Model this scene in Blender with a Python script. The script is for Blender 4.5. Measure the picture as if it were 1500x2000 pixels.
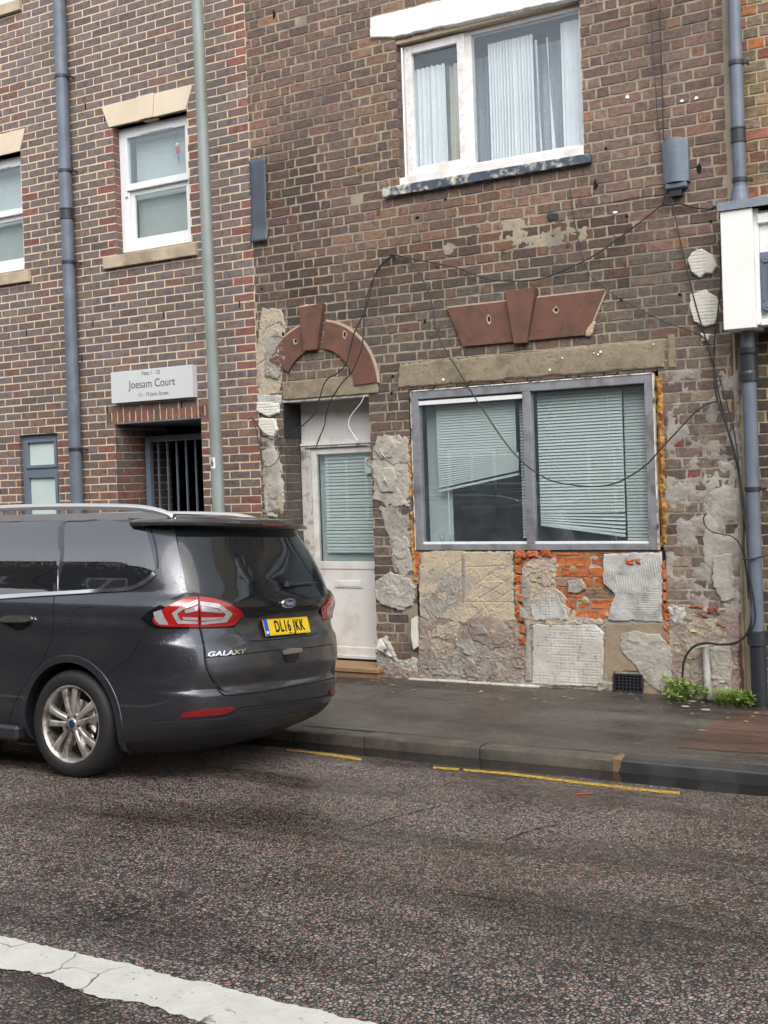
import bpy, bmesh, math, random
import numpy as np
from mathutils import Vector, Matrix
from mathutils.geometry import delaunay_2d_cdt
R_=math.radians; rnd=random.Random(7)
for o in list(bpy.data.objects): bpy.data.objects.remove(o)
SC=bpy.context.scene; COL=SC.collection
# ------------------------------------------------------------------ camera
F=2320.; YAW=R_(29.8); PITCH=R_(-0.5); ROLL=R_(1.95)
CAM=np.array([6.3,-9.55,1.83])
_f=np.array([-math.sin(YAW)*math.cos(PITCH),math.cos(YAW)*math.cos(PITCH),math.sin(PITCH)])
_r0=np.array([math.cos(YAW),math.sin(YAW),0.]); _u0=np.cross(_r0,_f)
_r=_r0*math.cos(ROLL)-_u0*math.sin(ROLL); _u=_r0*math.sin(ROLL)+_u0*math.cos(ROLL)
CX=750.; CY=937+F*math.tan(-PITCH)/math.cos(ROLL)
cd=bpy.data.cameras.new('camera'); cam=bpy.data.objects.new('camera',cd); COL.objects.link(cam)
M=Matrix.Identity(4)
for i in range(3):
    M[i][0]=_r[i]; M[i][1]=_u[i]; M[i][2]=-_f[i]; M[i][3]=CAM[i]
cam.matrix_world=M
cd.sensor_fit='VERTICAL'; cd.sensor_height=36; cd.lens=36*F/2000; cd.shift_y=(CY-1000)/2000.; cd.clip_end=500; cd.clip_start=.05
SC.camera=cam
# ------------------------------------------------------------------ sky, sun, exposure (overcast)
SUN_EL=R_(46); SUN_AZ=R_(145)
w=bpy.data.worlds.new("World"); SC.world=w; w.use_nodes=True
nt=w.node_tree; bg=nt.nodes['Background']; sky=nt.nodes.new('ShaderNodeTexSky'); sky.sky_type='NISHITA'
sky.sun_disc=False; sky.sun_elevation=SUN_EL; sky.sun_rotation=SUN_AZ; sky.dust_density=2.5; sky.air_density=1.2; sky.ozone_density=1
hs=nt.nodes.new('ShaderNodeHueSaturation'); hs.inputs['Saturation'].default_value=.22
nt.links.new(sky.outputs[0],hs.inputs['Color']); nt.links.new(hs.outputs[0],bg.inputs['Color']); bg.inputs['Strength'].default_value=.15
ld=bpy.data.lights.new('sun','SUN'); ld.energy=.75; ld.angle=R_(60); ld.color=(1,.96,.9)
sun=bpy.data.objects.new('sun',ld); COL.objects.link(sun)
sd=Vector((math.sin(SUN_AZ)*math.cos(SUN_EL),math.cos(SUN_AZ)*math.cos(SUN_EL),math.sin(SUN_EL)))
sun.rotation_euler=sd.to_track_quat('Z','Y').to_euler(); sun.location=(0,-20,30)
vs=SC.view_settings; vs.view_transform='Standard'; vs.look='None'; vs.gamma=1; vs.use_curve_mapping=False; vs.exposure=1.1
# ------------------------------------------------------------------ projection helpers: where a point seen in the photograph lies on a real plane
def ray(x,y): return _f+_r*(x-CX)/F+_u*(CY-y)/F
def onY(x,y,Y=0.):
    d=ray(x,y); return CAM+d*(Y-CAM[1])/d[1]
def onZ(x,y,Z):
    d=ray(x,y); return CAM+d*(Z-CAM[2])/d[2]
def proj(p):
    d=np.asarray(p,float)-CAM; z=d@_f; return CX+F*(d@_r)/z, CY-F*(d@_u)/z
def W2(pts,Y=0.): return [(lambda q:(q[0],q[2]))(onY(a,b,Y)) for a,b in pts]
# ------------------------------------------------------------------ noise
_rs=np.random.RandomState(3); _tab=_rs.rand(256,256)
def vnoise(x,y):
    x=np.asarray(x,float); y=np.asarray(y,float)
    xi=np.floor(x).astype(int); yi=np.floor(y).astype(int); fx=x-xi; fy=y-yi
    fx=fx*fx*(3-2*fx); fy=fy*fy*(3-2*fy)
    g=lambda i,j:_tab[i&255,j&255]
    return (g(xi,yi)*(1-fx)+g(xi+1,yi)*fx)*(1-fy)+(g(xi,yi+1)*(1-fx)+g(xi+1,yi+1)*fx)*fy
def fbm(x,y,s=1.,o=4,seed=0):
    x=np.asarray(x,float); y=np.asarray(y,float); v=0; a=.5; t=0
    for i in range(o):
        v=v+a*vnoise(x*s+seed*17.3+i*31.7,y*s+seed*9.1+i*11.9); t+=a; a*=.5; s*=2.03
    return v/t
# ------------------------------------------------------------------ objects
def tag(o,label=None,cat=None,group=None,kind=None):
    if label:o['label']=label
    if cat:o['category']=cat
    if group:o['group']=group
    if kind:o['kind']=kind
    return o
def empty(name,loc=(0,0,0),label=None,cat=None,group=None):
    o=bpy.data.objects.new(name,None); COL.objects.link(o); o.location=loc; o.empty_display_size=.1
    return tag(o,label,cat,group)
def put(o,parent=None):
    COL.objects.link(o)
    if parent is not None: o.parent=parent
    return o
class MB:
    def __init__(s): s.v=[]; s.f=[]; s.m=[]; s.c=[]; s.usec=False
    def poly(s,pts,m=0,c=None):
        b=len(s.v); s.v+=[tuple(p) for p in pts]; s.f.append(tuple(range(b,b+len(pts)))); s.m.append(m); s.c.append(c)
        if c:s.usec=True
    def raw(s,vs_,fs,m=0,c=None):
        b=len(s.v); s.v+=[tuple(p) for p in vs_]
        for f in fs: s.f.append(tuple(b+i for i in f)); s.m.append(m); s.c.append(c)
        if c:s.usec=True
        return s
    def box(s,x0,x1,y0,y1,z0,z1,m=0,c=None,ch=0,mat=None):
        if ch:
            ch=min(ch,(x1-x0)*.3,(y1-y0)*.3,(z1-z0)*.3)
            vs_=[]
            # rounded box: 24 verts
            for X,sx in((x0,1),(x1,-1)):
                for Y,sy in((y0,1),(y1,-1)):
                    for Z,sz in((z0,1),(z1,-1)):
                        vs_+=[(X,Y+sy*ch,Z+sz*ch),(X+sx*ch,Y,Z+sz*ch),(X+sx*ch,Y+sy*ch,Z)]
            bm=bmesh.new(); bv=[bm.verts.new(p) for p in vs_]; bm.verts.index_update()
            r=bmesh.ops.convex_hull(bm,input=bv); bmesh.ops.dissolve_limit(bm,angle_limit=.01,verts=bm.verts,edges=bm.edges)
            bm.verts.index_update(); vs_=[v.co.copy() for v in bm.verts]; fs=[[v.index for v in f.verts] for f in bm.faces]; bm.free()
        else:
            vs_=[Vector((a,b_,c_)) for a in(x0,x1) for b_ in(y0,y1) for c_ in(z0,z1)]
            fs=[(0,1,3,2),(4,6,7,5),(0,4,5,1),(2,3,7,6),(0,2,6,4),(1,5,7,3)]
        if mat is not None: vs_=[mat@Vector(v) for v in vs_]
        return s.raw(vs_,fs,m,c)
    def tube(s,pts,r,n=8,m=0,cap=True):
        pts=[Vector(p) for p in pts]; k=len(pts); b=len(s.v); pn=None
        for i,p in enumerate(pts):
            t=(pts[min(i+1,k-1)]-pts[max(i-1,0)]).normalized()
            if pn is None: a=t.orthogonal().normalized()
            else: a=(pn-t*pn.dot(t)).normalized()
            pn=a; bb=t.cross(a); rr=r[i] if isinstance(r,(list,tuple)) else r
            for j in range(n):
                th=2*math.pi*j/n; s.v.append(tuple(p+(a*math.cos(th)+bb*math.sin(th))*rr))
        for i in range(k-1):
            for j in range(n):
                s.f.append((b+i*n+j,b+i*n+(j+1)%n,b+(i+1)*n+(j+1)%n,b+(i+1)*n+j)); s.m.append(m); s.c.append(None)
        if cap:
            s.f.append(tuple(b+j for j in range(n))[::-1]); s.m.append(m); s.c.append(None)
            s.f.append(tuple(b+(k-1)*n+j for j in range(n))); s.m.append(m); s.c.append(None)
        return s
    def prism(s,poly,y0,y1,m=0,mf=None):   # poly in x,z; extruded y0(front)..y1
        n=len(poly); a=sum(poly[i][0]*poly[(i+1)%n][1]-poly[(i+1)%n][0]*poly[i][1] for i in range(n))
        if a<0: poly=poly[::-1]
        b=len(s.v); s.v+=[(x,y0,z) for x,z in poly]+[(x,y1,z) for x,z in poly]
        s.f.append(tuple(b+i for i in range(n))); s.m.append(m if mf is None else mf); s.c.append(None)
        s.f.append(tuple(b+n+i for i in range(n))[::-1]); s.m.append(m); s.c.append(None)
        for i in range(n):
            j=(i+1)%n; s.f.append((b+i,b+n+i,b+n+j,b+j)); s.m.append(m); s.c.append(None)
        return s
    def lathe(s,prof,n=32,axis='Y',m=0,c0=(0,0,0)):   # prof: (r, h) pairs
        b=len(s.v)
        for r,h in prof:
            for j in range(n):
                t=2*math.pi*j/n; p={'Y':(r*math.cos(t),h,r*math.sin(t)),'Z':(r*math.cos(t),r*math.sin(t),h)}[axis]
                s.v.append((p[0]+c0[0],p[1]+c0[1],p[2]+c0[2]))
        for i in range(len(prof)-1):
            for j in range(n): s.f.append((b+i*n+j,b+i*n+(j+1)%n,b+(i+1)*n+(j+1)%n,b+(i+1)*n+j)); s.m.append(m); s.c.append(None)
        return s
    def build(s,name,mats,parent=None,smooth=False,bevel=0,fix=True):
        if not isinstance(mats,(list,tuple)): mats=[mats]
        me=bpy.data.meshes.new(name); me.from_pydata(s.v,[],s.f)
        for mt in mats: me.materials.append(mt)
        me.polygons.foreach_set('material_index',s.m)
        if s.usec:
            ca=me.color_attributes.new('Col','FLOAT_COLOR','CORNER'); arr=[]
            for f,c in zip(s.f,s.c):
                c=c or (.5,.5,.5); arr+=[c[0],c[1],c[2],1]*len(f)
            ca.data.foreach_set('color',arr)
        if fix:
            bm=bmesh.new(); bm.from_mesh(me); bmesh.ops.recalc_face_normals(bm,faces=bm.faces); bm.to_mesh(me); bm.free()
        if smooth: me.polygons.foreach_set('use_smooth',[True]*len(me.polygons))
        me.update(); o=bpy.data.objects.new(name,me); put(o,parent)
        if smooth=='auto': me.set_sharp_from_angle(angle=R_(35))
        if bevel:
            b=o.modifiers.new('b','BEVEL'); b.width=bevel; b.segments=2; b.limit_method='ANGLE'
        return o
def text_mesh(body,size,font_w=1.,bold=0,space=1.):
    if bold:
        v,f=text_mesh(body,size,font_w,0,space); V=[];Fs=[]
        for dx,dy in((-bold,0),(bold,0),(0,bold),(0,-bold),(bold*.7,bold*.7),(-bold*.7,-bold*.7)):
            o=len(V); V+=[(x+dx,y+dy) for x,y in v]; Fs+=[tuple(o+i for i in q) for q in f]
        return V,Fs
    c=bpy.data.curves.new('txt','FONT'); c.body=body; c.size=size; c.align_x='CENTER'; c.align_y='CENTER'; c.offset=bold; c.space_character=space
    o=bpy.data.objects.new('txt',c); COL.objects.link(o); bpy.context.view_layer.update()
    dg=bpy.context.evaluated_depsgraph_get(); me=bpy.data.meshes.new_from_object(o.evaluated_get(dg))
    v=[(a.co.x*font_w,a.co.y) for a in me.vertices]; f=[tuple(p.vertices) for p in me.polygons]
    bpy.data.objects.remove(o); bpy.data.curves.remove(c); bpy.data.meshes.remove(me)
    return v,f
def catmull(pts,n=8):
    P=[Vector(p) for p in pts]; out=[]
    for i in range(len(P)-1):
        a=P[max(i-1,0)];b=P[i];c=P[i+1];d=P[min(i+2,len(P)-1)]
        for k in range(n):
            t=k/n; out.append(.5*((2*b)+(c-a)*t+(2*a-5*b+4*c-d)*t*t+(3*b-a-3*c+d)*t**3))
    out.append(P[-1]); return out
# ------------------------------------------------------------------ materials
def mat(name,c1,c2=None,scale=6,rough=.75,rough2=None,bump=0.,bscale=60,bd=.004,metal=0,coat=0,spec=.5,attr=False,contrast=.25,speck=0,c3=None,s3=2.,extra=None,trans=0):
    m=bpy.data.materials.new(name); m.use_nodes=True; n=m.node_tree; N=n.nodes; L=n.links; p=N['Principled BSDF']
    tc=N.new('ShaderNodeTexCoord'); co=tc.outputs['Object']
    def noise(s,d=6,ro=.6):
        t=N.new('ShaderNodeTexNoise'); t.inputs['Scale'].default_value=s; t.inputs['Detail'].default_value=d; t.inputs['Roughness'].default_value=ro; L.new(co,t.inputs['Vector']); return t.outputs['Fac']
    def ramp(x,a,b,ca=(0,0,0,1),cb=(1,1,1,1)):
        r=N.new('ShaderNodeValToRGB'); r.color_ramp.elements[0].position=a; r.color_ramp.elements[1].position=b; r.color_ramp.elements[0].color=ca; r.color_ramp.elements[1].color=cb; L.new(x,r.inputs[0]); return r.outputs[0]
    def mix(f,a,b,mode='MIX'):
        q=N.new('ShaderNodeMix'); q.data_type='RGBA'; q.blend_type=mode
        for s_,v in((q.inputs[0],f),(q.inputs[6],a),(q.inputs[7],b)):
            if isinstance(v,(int,float)): s_.default_value=v
            elif isinstance(v,tuple): s_.default_value=v if len(v)==4 else (*v,1)
            else: L.new(v,s_)
        return q.outputs[2]
    nz=noise(scale)
    if attr:
        at=N.new('ShaderNodeVertexColor'); at.layer_name='Col'
        k=ramp(nz,.25,.75,(1-contrast,)*3+(1,),(1+contrast,)*3+(1,)); col=mix(1.,at.outputs[0],k,'MULTIPLY')
        if c2: col=mix(ramp(noise(scale*.6,5),.52,.66),col,mix(.5,col,c2))
    else:
        col=mix(ramp(nz,.3,.7),c1,c2 or c1)
    if c3: col=mix(ramp(noise(s3,5),.48,.66),col,c3)
    if speck: col=mix(ramp(noise(scale*4,3,.7),.60,.68),col,mix(1.,col,(speck,)*3,'MULTIPLY'))
    if extra: col=extra(N,L,co,col,mix,ramp,noise,p)
    if isinstance(col,tuple): p.inputs['Base Color'].default_value=col if len(col)==4 else (*col,1)
    else: L.new(col,p.inputs['Base Color'])
    p.inputs['Roughness'].default_value=rough
    if rough2 is not None:
        mr=N.new('ShaderNodeMapRange'); mr.inputs[1].default_value=.3; mr.inputs[2].default_value=.7; mr.inputs[3].default_value=rough; mr.inputs[4].default_value=rough2
        L.new(noise(scale*.5,4),mr.inputs[0]); L.new(mr.outputs[0],p.inputs['Roughness'])
    p.inputs['Metallic'].default_value=metal; p.inputs['Specular IOR Level'].default_value=spec
    if coat: p.inputs['Coat Weight'].default_value=coat; p.inputs['Coat Roughness'].default_value=.04
    if bump and not p.inputs['Normal'].is_linked:
        b=N.new('ShaderNodeBump'); b.inputs['Strength'].default_value=bump; b.inputs['Distance'].default_value=bd; L.new(noise(bscale,6,.65),b.inputs['Height']); L.new(b.outputs[0],p.inputs['Normal'])
    return m
def glass(name,tint=(.85,.93,.9),rf=1.0,rough=0.0,dust=.055):
    m=bpy.data.materials.new(name); m.use_nodes=True; N=m.node_tree.nodes; L=m.node_tree.links; N.clear()
    o=N.new('ShaderNodeOutputMaterial'); t=N.new('ShaderNodeBsdfTransparent'); t.inputs[0].default_value=(*tint,1)
    g=N.new('ShaderNodeBsdfGlossy'); g.inputs['Roughness'].default_value=rough; g.inputs[0].default_value=(.9,.95,1,1)
    fr=N.new('ShaderNodeLayerWeight'); fr.inputs[0].default_value=.5
    pw=N.new('ShaderNodeMath'); pw.operation='POWER'; pw.inputs[1].default_value=5; L.new(fr.outputs['Facing'],pw.inputs[0])
    mu=N.new('ShaderNodeMath'); mu.operation='MULTIPLY_ADD'; mu.use_clamp=True; mu.inputs[1].default_value=.9; mu.inputs[2].default_value=.045*rf; L.new(pw.outputs[0],mu.inputs[0])
    x=N.new('ShaderNodeMixShader'); L.new(mu.outputs[0],x.inputs[0]); L.new(t.outputs[0],x.inputs[1]); L.new(g.outputs[0],x.inputs[2])
    # film of dust and old rain marks; blue haze added to lighten dark rooms
    tc=N.new('ShaderNodeTexCoord'); nz=N.new('ShaderNodeTexNoise'); nz.inputs['Scale'].default_value=7; nz.inputs['Detail'].default_value=7; L.new(tc.outputs['Object'],nz.inputs['Vector'])
    mr=N.new('ShaderNodeMapRange'); mr.inputs[1].default_value=.3; mr.inputs[2].default_value=.75; mr.inputs[3].default_value=dust*.4; mr.inputs[4].default_value=dust; L.new(nz.outputs[0],mr.inputs[0])
    df=N.new('ShaderNodeBsdfDiffuse'); df.inputs[0].default_value=(.45,.52,.58,1); x2=N.new('ShaderNodeMixShader'); L.new(mr.outputs[0],x2.inputs[0]); L.new(x.outputs[0],x2.inputs[1]); L.new(df.outputs[0],x2.inputs[2]); L.new(x2.outputs[0],o.inputs[0])
    return m
def paint_extra(drop):
    def f(N,L,co,col,mix,ramp,noise,p):
        v=N.new('ShaderNodeTexVoronoi'); v.inputs['Scale'].default_value=115; L.new(co,v.inputs['Vector']); 
        r=ramp(v.outputs['Distance'],.0,.42,(1,1,1,1),(0,0,0,1)); gate=ramp(noise(60,2),.5,.56)
        h=mix(1.,r,gate,'MULTIPLY'); b=N.new('ShaderNodeBump'); b.inputs['Strength'].default_value=drop; b.inputs['Distance'].default_value=.0012
        L.new(h,b.inputs['Height']); L.new(b.outputs[0],p.inputs['Normal'])
        if 'Coat Normal' in p.inputs: L.new(b.outputs[0],p.inputs['Coat Normal'])
        return col
    return f
MT={}
MT['brick_new']=mat('brick_new',(0,0,0),(.035,.03,.038),scale=22,rough=.8,bump=.7,bscale=90,bd=.003,attr=True,contrast=.28,speck=.45)
MT['brick_old']=mat('brick_old',(0,0,0),(.05,.04,.038),scale=26,rough=.88,bump=1.,bscale=70,bd=.006,attr=True,contrast=.42,speck=.5)
MT['mortar_new']=mat('mortar_new',(.60,.46,.31),(.70,.56,.40),scale=9,rough=.9,bump=.6,bscale=120)
MT['mortar_old']=mat('mortar_old',(.27,.235,.17),(.36,.31,.23),scale=5,rough=.95,bump=.9,bscale=80,c3=(.17,.15,.125),s3=1.6)
MT['mortar_right']=mat('mortar_right',(.42,.36,.24),(.33,.29,.2),scale=5,rough=.95,bump=.9,bscale=80)
MT['stone_trim']=mat('stone_trim',(.60,.50,.37),(.68,.58,.45),scale=3,rough=.85,bump=.25,bscale=150,bd=.002)
MT['stone_sill']=mat('stone_sill',(.40,.32,.23),(.52,.43,.32),scale=6,rough=.9,bump=.4,bscale=120,bd=.002,c3=(.28,.22,.16))
MT['upvc']=mat('upvc',(.76,.77,.78),(.70,.71,.73),scale=4,rough=.28)
MT['upvc_old']=mat('upvc_old',(.74,.73,.72),(.68,.66,.65),scale=7,rough=.45,c3=(.58,.53,.48),s3=6)
MT['white_paint']=mat('white_paint',(.80,.80,.77),(.74,.74,.70),scale=5,rough=.55,bump=.35,bscale=50,bd=.003)
MT['white_flaky']=mat('white_flaky',(.80,.77,.72),(.62,.58,.5),scale=14,rough=.6,bump=.5,bscale=60,bd=.003,c3=(.03,.04,.055),s3=14)
MT['dark_paint_flaky']=mat('dark_paint_flaky',(.035,.05,.075),(.06,.08,.11),scale=14,rough=.4,bump=.6,bscale=50,bd=.003,c3=(.62,.58,.48),s3=11)
MT['pipe_grey']=mat('pipe_grey',(.095,.115,.15),(.13,.155,.20),scale=5,rough=.45,c3=(.16,.18,.21),s3=3)
MT['pipe_dark']=mat('pipe_dark',(.018,.02,.025),(.03,.034,.042),scale=5,rough=.4)
MT['lamp_grey']=mat('lamp_grey',(.20,.23,.225),(.25,.28,.27),scale=3,rough=.4,c3=(.17,.19,.14),s3=1.5,bump=.12,bscale=80)
MT['win_blue']=mat('win_blue',(.12,.155,.20),(.15,.185,.23),scale=4,rough=.4)
MT['alu']=mat('alu',(.27,.28,.30),(.34,.35,.37),scale=9,rough=.38,metal=.35,c3=(.19,.17,.17),s3=5,bump=.1)
MT['white_bright']=mat('white_bright',(.80,.80,.79),(.72,.72,.72),scale=20,rough=.4)
MT['blind']=mat('blind',(.57,.60,.585),(.63,.655,.64),scale=3,rough=.5)
MT['curtain']=mat('curtain',(.70,.72,.74),(.76,.77,.78),scale=4,rough=.9)
MT['curtain_cream']=mat('curtain_cream',(.60,.55,.42),(.66,.62,.5),scale=4,rough=.9)
MT['room']=mat('room',(.45,.47,.48),(.52,.54,.55),scale=2,rough=.9)
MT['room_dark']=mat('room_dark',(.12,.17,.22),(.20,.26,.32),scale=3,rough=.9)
MT['door_white']=mat('door_white',(.66,.64,.61),(.72,.70,.67),scale=3,rough=.5,c3=(.56,.52,.46),s3=3.5,bump=.15,bscale=60)
MT['frame_peel']=mat('frame_peel',(.58,.56,.53),(.48,.46,.43),scale=12,rough=.6,c3=(.2,.17,.14),s3=9,bump=.6,bscale=40)
MT['wood']=mat('wood',(.30,.18,.09),(.22,.13,.07),scale=8,rough=.7,bump=.5,bscale=40)
MT['stucco_brown']=mat('stucco_brown',(.125,.055,.038),(.165,.072,.048),scale=6,rough=.75,bump=.6,bscale=60,bd=.003,c3=(.085,.05,.038),s3=5,speck=.6)
MT['stucco_edge']=mat('stucco_edge',(.48,.38,.28),(.36,.29,.2),scale=20,rough=.9,bump=.5)
MT['concrete']=mat('concrete',(.30,.245,.165),(.22,.18,.125),scale=7,rough=.92,bump=1.,bscale=45,bd=.006,c3=(.15,.125,.09),s3=4,speck=.6)
MT['render_grey']=mat('render_grey',(.36,.335,.30),(.29,.27,.24),scale=9,rough=.9,bump=1.,bscale=50,bd=.008,c3=(.24,.20,.165),s3=7,speck=.65)
MT['render_beige']=mat('render_beige',(.44,.41,.355),(.35,.325,.285),scale=7,rough=.88,bump=.9,bscale=45,bd=.007,c3=(.30,.27,.23),s3=9)
MT['adhesive_white']=mat('adhesive_white',(.42,.41,.385),(.52,.51,.485),scale=12,rough=.9,bump=.8,bscale=60,bd=.005,c3=(.28,.27,.26),s3=7)
MT['mesh_render']=mat('mesh_render',(.50,.47,.41),(.42,.39,.35),scale=6,rough=.9,bump=.5,bscale=60,c3=(.58,.565,.53),s3=5,speck=.6)
MT['cream_stone']=mat('cream_stone',(.46,.385,.275),(.40,.335,.26),scale=9,rough=.92,bump=1.,bscale=45,bd=.008,c3=(.33,.305,.27),s3=6,speck=.7)
MT['tan_stone']=mat('tan_stone',(.34,.26,.17),(.27,.21,.145),scale=7,rough=.92,bump=.6,bscale=60,c3=(.22,.175,.13),s3=6)
MT['pink_rubble']=mat('pink_rubble',(.30,.235,.195),(.24,.19,.165),scale=9,rough=.95,bump=1.,bscale=40,bd=.008,c3=(.40,.33,.25),s3=6)
MT['foam']=mat('foam',(.52,.28,.07),(.36,.16,.035),scale=30,rough=.75,bump=1.,bscale=50,bd=.008,c3=(.11,.045,.015),s3=14)
MT['eps']=mat('eps',(.66,.64,.58),(.58,.55,.48),scale=9,rough=.9,bump=.4,bscale=80)
MT['black']=mat('black',(.012,.012,.014),(.02,.02,.022),rough=.5)
MT['black_cable']=mat('black_cable',(.018,.018,.02),rough=.55)
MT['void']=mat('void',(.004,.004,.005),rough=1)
MT['felt']=mat('felt',(.055,.065,.085),(.075,.09,.115),scale=6,rough=.6,bump=.4,bscale=20)
MT['box_blue']=mat('box_blue',(.10,.125,.17),(.13,.16,.21),scale=4,rough=.5,c3=(.17,.19,.21),s3=6)
MT['lead']=mat('lead',(.16,.19,.235),(.22,.245,.28),scale=15,rough=.5,bump=.8,bscale=30,bd=.006)
MT['rust']=mat('rust',(.22,.07,.025),(.12,.045,.02),scale=20,rough=.9,bump=.5)
MT['sign_face']=mat('sign_face',(.62,.64,.64),(.66,.68,.68),scale=2,rough=.3,metal=.1)
MT['sign_text']=mat('sign_text',(.06,.065,.07),rough=.5)
MT['white_print']=mat('white_print',(.78,.78,.78),rough=.4)
MT['red']=mat('red',(.45,.03,.02),rough=.5)
MT['iron']=mat('iron',(.02,.022,.026),(.035,.035,.04),rough=.5,scale=20,bump=.4)
MT['glass']=glass('glass',(.94,.975,.97),1.6)
MT['glass_clear']=glass('glass_clear',(.96,.98,.985),1.0)
MT['frost']=mat('frost',(.50,.60,.57),(.56,.66,.63),scale=3,rough=.15,spec=.6)
MT['leaf']=mat('leaf',(.10,.17,.03),(.17,.26,.05),scale=25,rough=.55)
MT['leaf_yellow']=mat('leaf_yellow',(.30,.36,.08),(.17,.26,.05),scale=25,rough=.55)
# road of coated chippings in bitumen, wet
def chips(scale,cols,gapw=.10,bumpd=.006,wet=.35):
    def f(N,L,co,col,mix,ramp,noise,p):
        nv=N.new('ShaderNodeTexNoise'); nv.inputs['Scale'].default_value=35; L.new(co,nv.inputs['Vector'])
        ad=N.new('ShaderNodeVectorMath'); ad.operation='MULTIPLY_ADD'; L.new(nv.outputs['Color'],ad.inputs[0]); ad.inputs[1].default_value=(.018,.018,.018); L.new(co,ad.inputs[2])
        V=lambda ft:N.new('ShaderNodeTexVoronoi')
        a=V(0); a.inputs['Scale'].default_value=scale; L.new(ad.outputs[0],a.inputs['Vector'])
        e=V(0); e.feature='DISTANCE_TO_EDGE'; e.inputs['Scale'].default_value=scale; L.new(ad.outputs[0],e.inputs['Vector'])
        se=N.new('ShaderNodeSeparateColor'); L.new(a.outputs['Color'],se.inputs[0])
        r=N.new('ShaderNodeValToRGB'); r.color_ramp.interpolation='CONSTANT'; el=r.color_ramp.elements
        for i,c in enumerate(cols):
            q=el[i] if i<2 else el.new(i/len(cols)); q.position=i/len(cols); q.color=(*c,1)
        L.new(se.outputs[0],r.inputs[0])
        big=noise(.55,4); g=ramp(e.outputs['Distance'],gapw*.4,gapw)
        # bitumen-rich stretches where fewer chips show
        bit=ramp(noise(1.1,6,.65),.50,.68); hide=mix(bit,(1,1,1),ramp(se.outputs[1],.35,.4),'MIX')
        g2=mix(1.,g,hide,'MULTIPLY')
        mp=N.new('ShaderNodeMapping'); mp.inputs['Scale'].default_value=(.30,1.5,1); L.new(co,mp.inputs[0])
        bn=N.new('ShaderNodeTexNoise'); bn.inputs['Scale'].default_value=1.15; bn.inputs['Detail'].default_value=6; bn.inputs['Roughness'].default_value=.6; L.new(mp.outputs[0],bn.inputs['Vector']); band=ramp(bn.outputs['Fac'],.47,.62)
        c=mix(g2,(.016,.014,.014),r.outputs[0]); c=mix(ramp(big,.42,.62),c,mix(1.,c,(.80,.72,.66),'MULTIPLY')); c=mix(band,c,mix(1.,c,(.42,.40,.40),'MULTIPLY'))
        h=mix(1.,ramp(e.outputs['Distance'],0,.3),g2,'MULTIPLY')
        b=N.new('ShaderNodeBump'); b.inputs['Strength'].default_value=.9; b.inputs['Distance'].default_value=bumpd; L.new(h,b.inputs['Height']); L.new(b.outputs[0],p.inputs['Normal'])
        mr=N.new('ShaderNodeMapRange'); L.new(noise(.9,5),mr.inputs[0]); mr.inputs[1].default_value=.35; mr.inputs[2].default_value=.65; mr.inputs[3].default_value=wet*.8; mr.inputs[4].default_value=wet*1.7
        rm=N.new('ShaderNodeMix'); L.new(band,rm.inputs[0]); L.new(mr.outputs[0],rm.inputs[2]); rm.inputs[3].default_value=wet*.45; L.new(rm.outputs[0],p.inputs['Roughness'])
        return c
    return f
pink=[(0.354, 0.224, 0.183), (0.295, 0.254, 0.23), (0.189, 0.183, 0.183), (0.389, 0.325, 0.283), (0.106, 0.1, 0.1), (0.425, 0.254, 0.201), (0.236, 0.206, 0.183), (0.33, 0.313, 0.295), (0.071, 0.065, 0.065), (0.448, 0.401, 0.354)]
MT['road']=mat('road',(.1,.1,.1),extra=chips(57,pink,.13,.008))
MT['pave']=mat('pave',(.1,.1,.1),extra=chips(150,[(.20,.182,.16),(.25,.226,.195),(.14,.128,.118),(.29,.26,.225),(.17,.157,.14),(.205,.185,.16)],.16,.002,.46))
MT['pave_red']=mat('pave_red',(.1,.1,.1),extra=chips(150,[(.25,.13,.095),(.30,.165,.125),(.19,.10,.075),(.27,.17,.13)],.14,.002,.5))
MT['kerb']=mat('kerb',(.085,.075,.06),(.055,.05,.043),scale=12,rough=.3,rough2=.55,bump=.6,bscale=70,bd=.004,c3=(.12,.10,.075),s3=4,speck=.6)
MT['kerb_orange']=mat('kerb_orange',(.26,.16,.09),(.18,.11,.06),scale=12,rough=.6,bump=.5)
MT['kerb_dark']=mat('kerb_dark',(.05,.05,.05),(.035,.035,.036),scale=8,rough=.22,rough2=.4,bump=.35,bscale=70)
MT['water']=mat('water',(.012,.011,.011),(.018,.016,.015),scale=6,rough=.06,spec=.6,bump=.06,bscale=18,bd=.003)
def line_extra(dark,wear=.64):
    def f(N,L,co,col,mix,ramp,noise,p):
        v=N.new('ShaderNodeTexVoronoi'); v.feature='DISTANCE_TO_EDGE'; v.inputs['Scale'].default_value=4.5
        nv=N.new('ShaderNodeTexNoise'); nv.inputs['Scale'].default_value=6; nv.inputs['Detail'].default_value=6; L.new(co,nv.inputs['Vector'])
        ad=N.new('ShaderNodeVectorMath'); ad.operation='MULTIPLY_ADD'; L.new(nv.outputs['Color'],ad.inputs[0]); ad.inputs[1].default_value=(.16,.16,.16); L.new(co,ad.inputs[2]); L.new(ad.outputs[0],v.inputs['Vector'])
        g=mix(1.,ramp(v.outputs['Distance'],.010,.028,(1,1,1,1),(0,0,0,1)),ramp(noise(2.2,3),.52,.60),'MULTIPLY')
        c=mix(g,col,dark); c=mix(ramp(noise(38,4,.7),wear,wear+.07),c,dark); return c
    return f
MT['line_white']=mat('line_white',(.58,.575,.52),(.68,.675,.62),scale=9,rough=.5,bump=.9,bscale=45,bd=.006,extra=line_extra((.13,.11,.09)))
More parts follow.
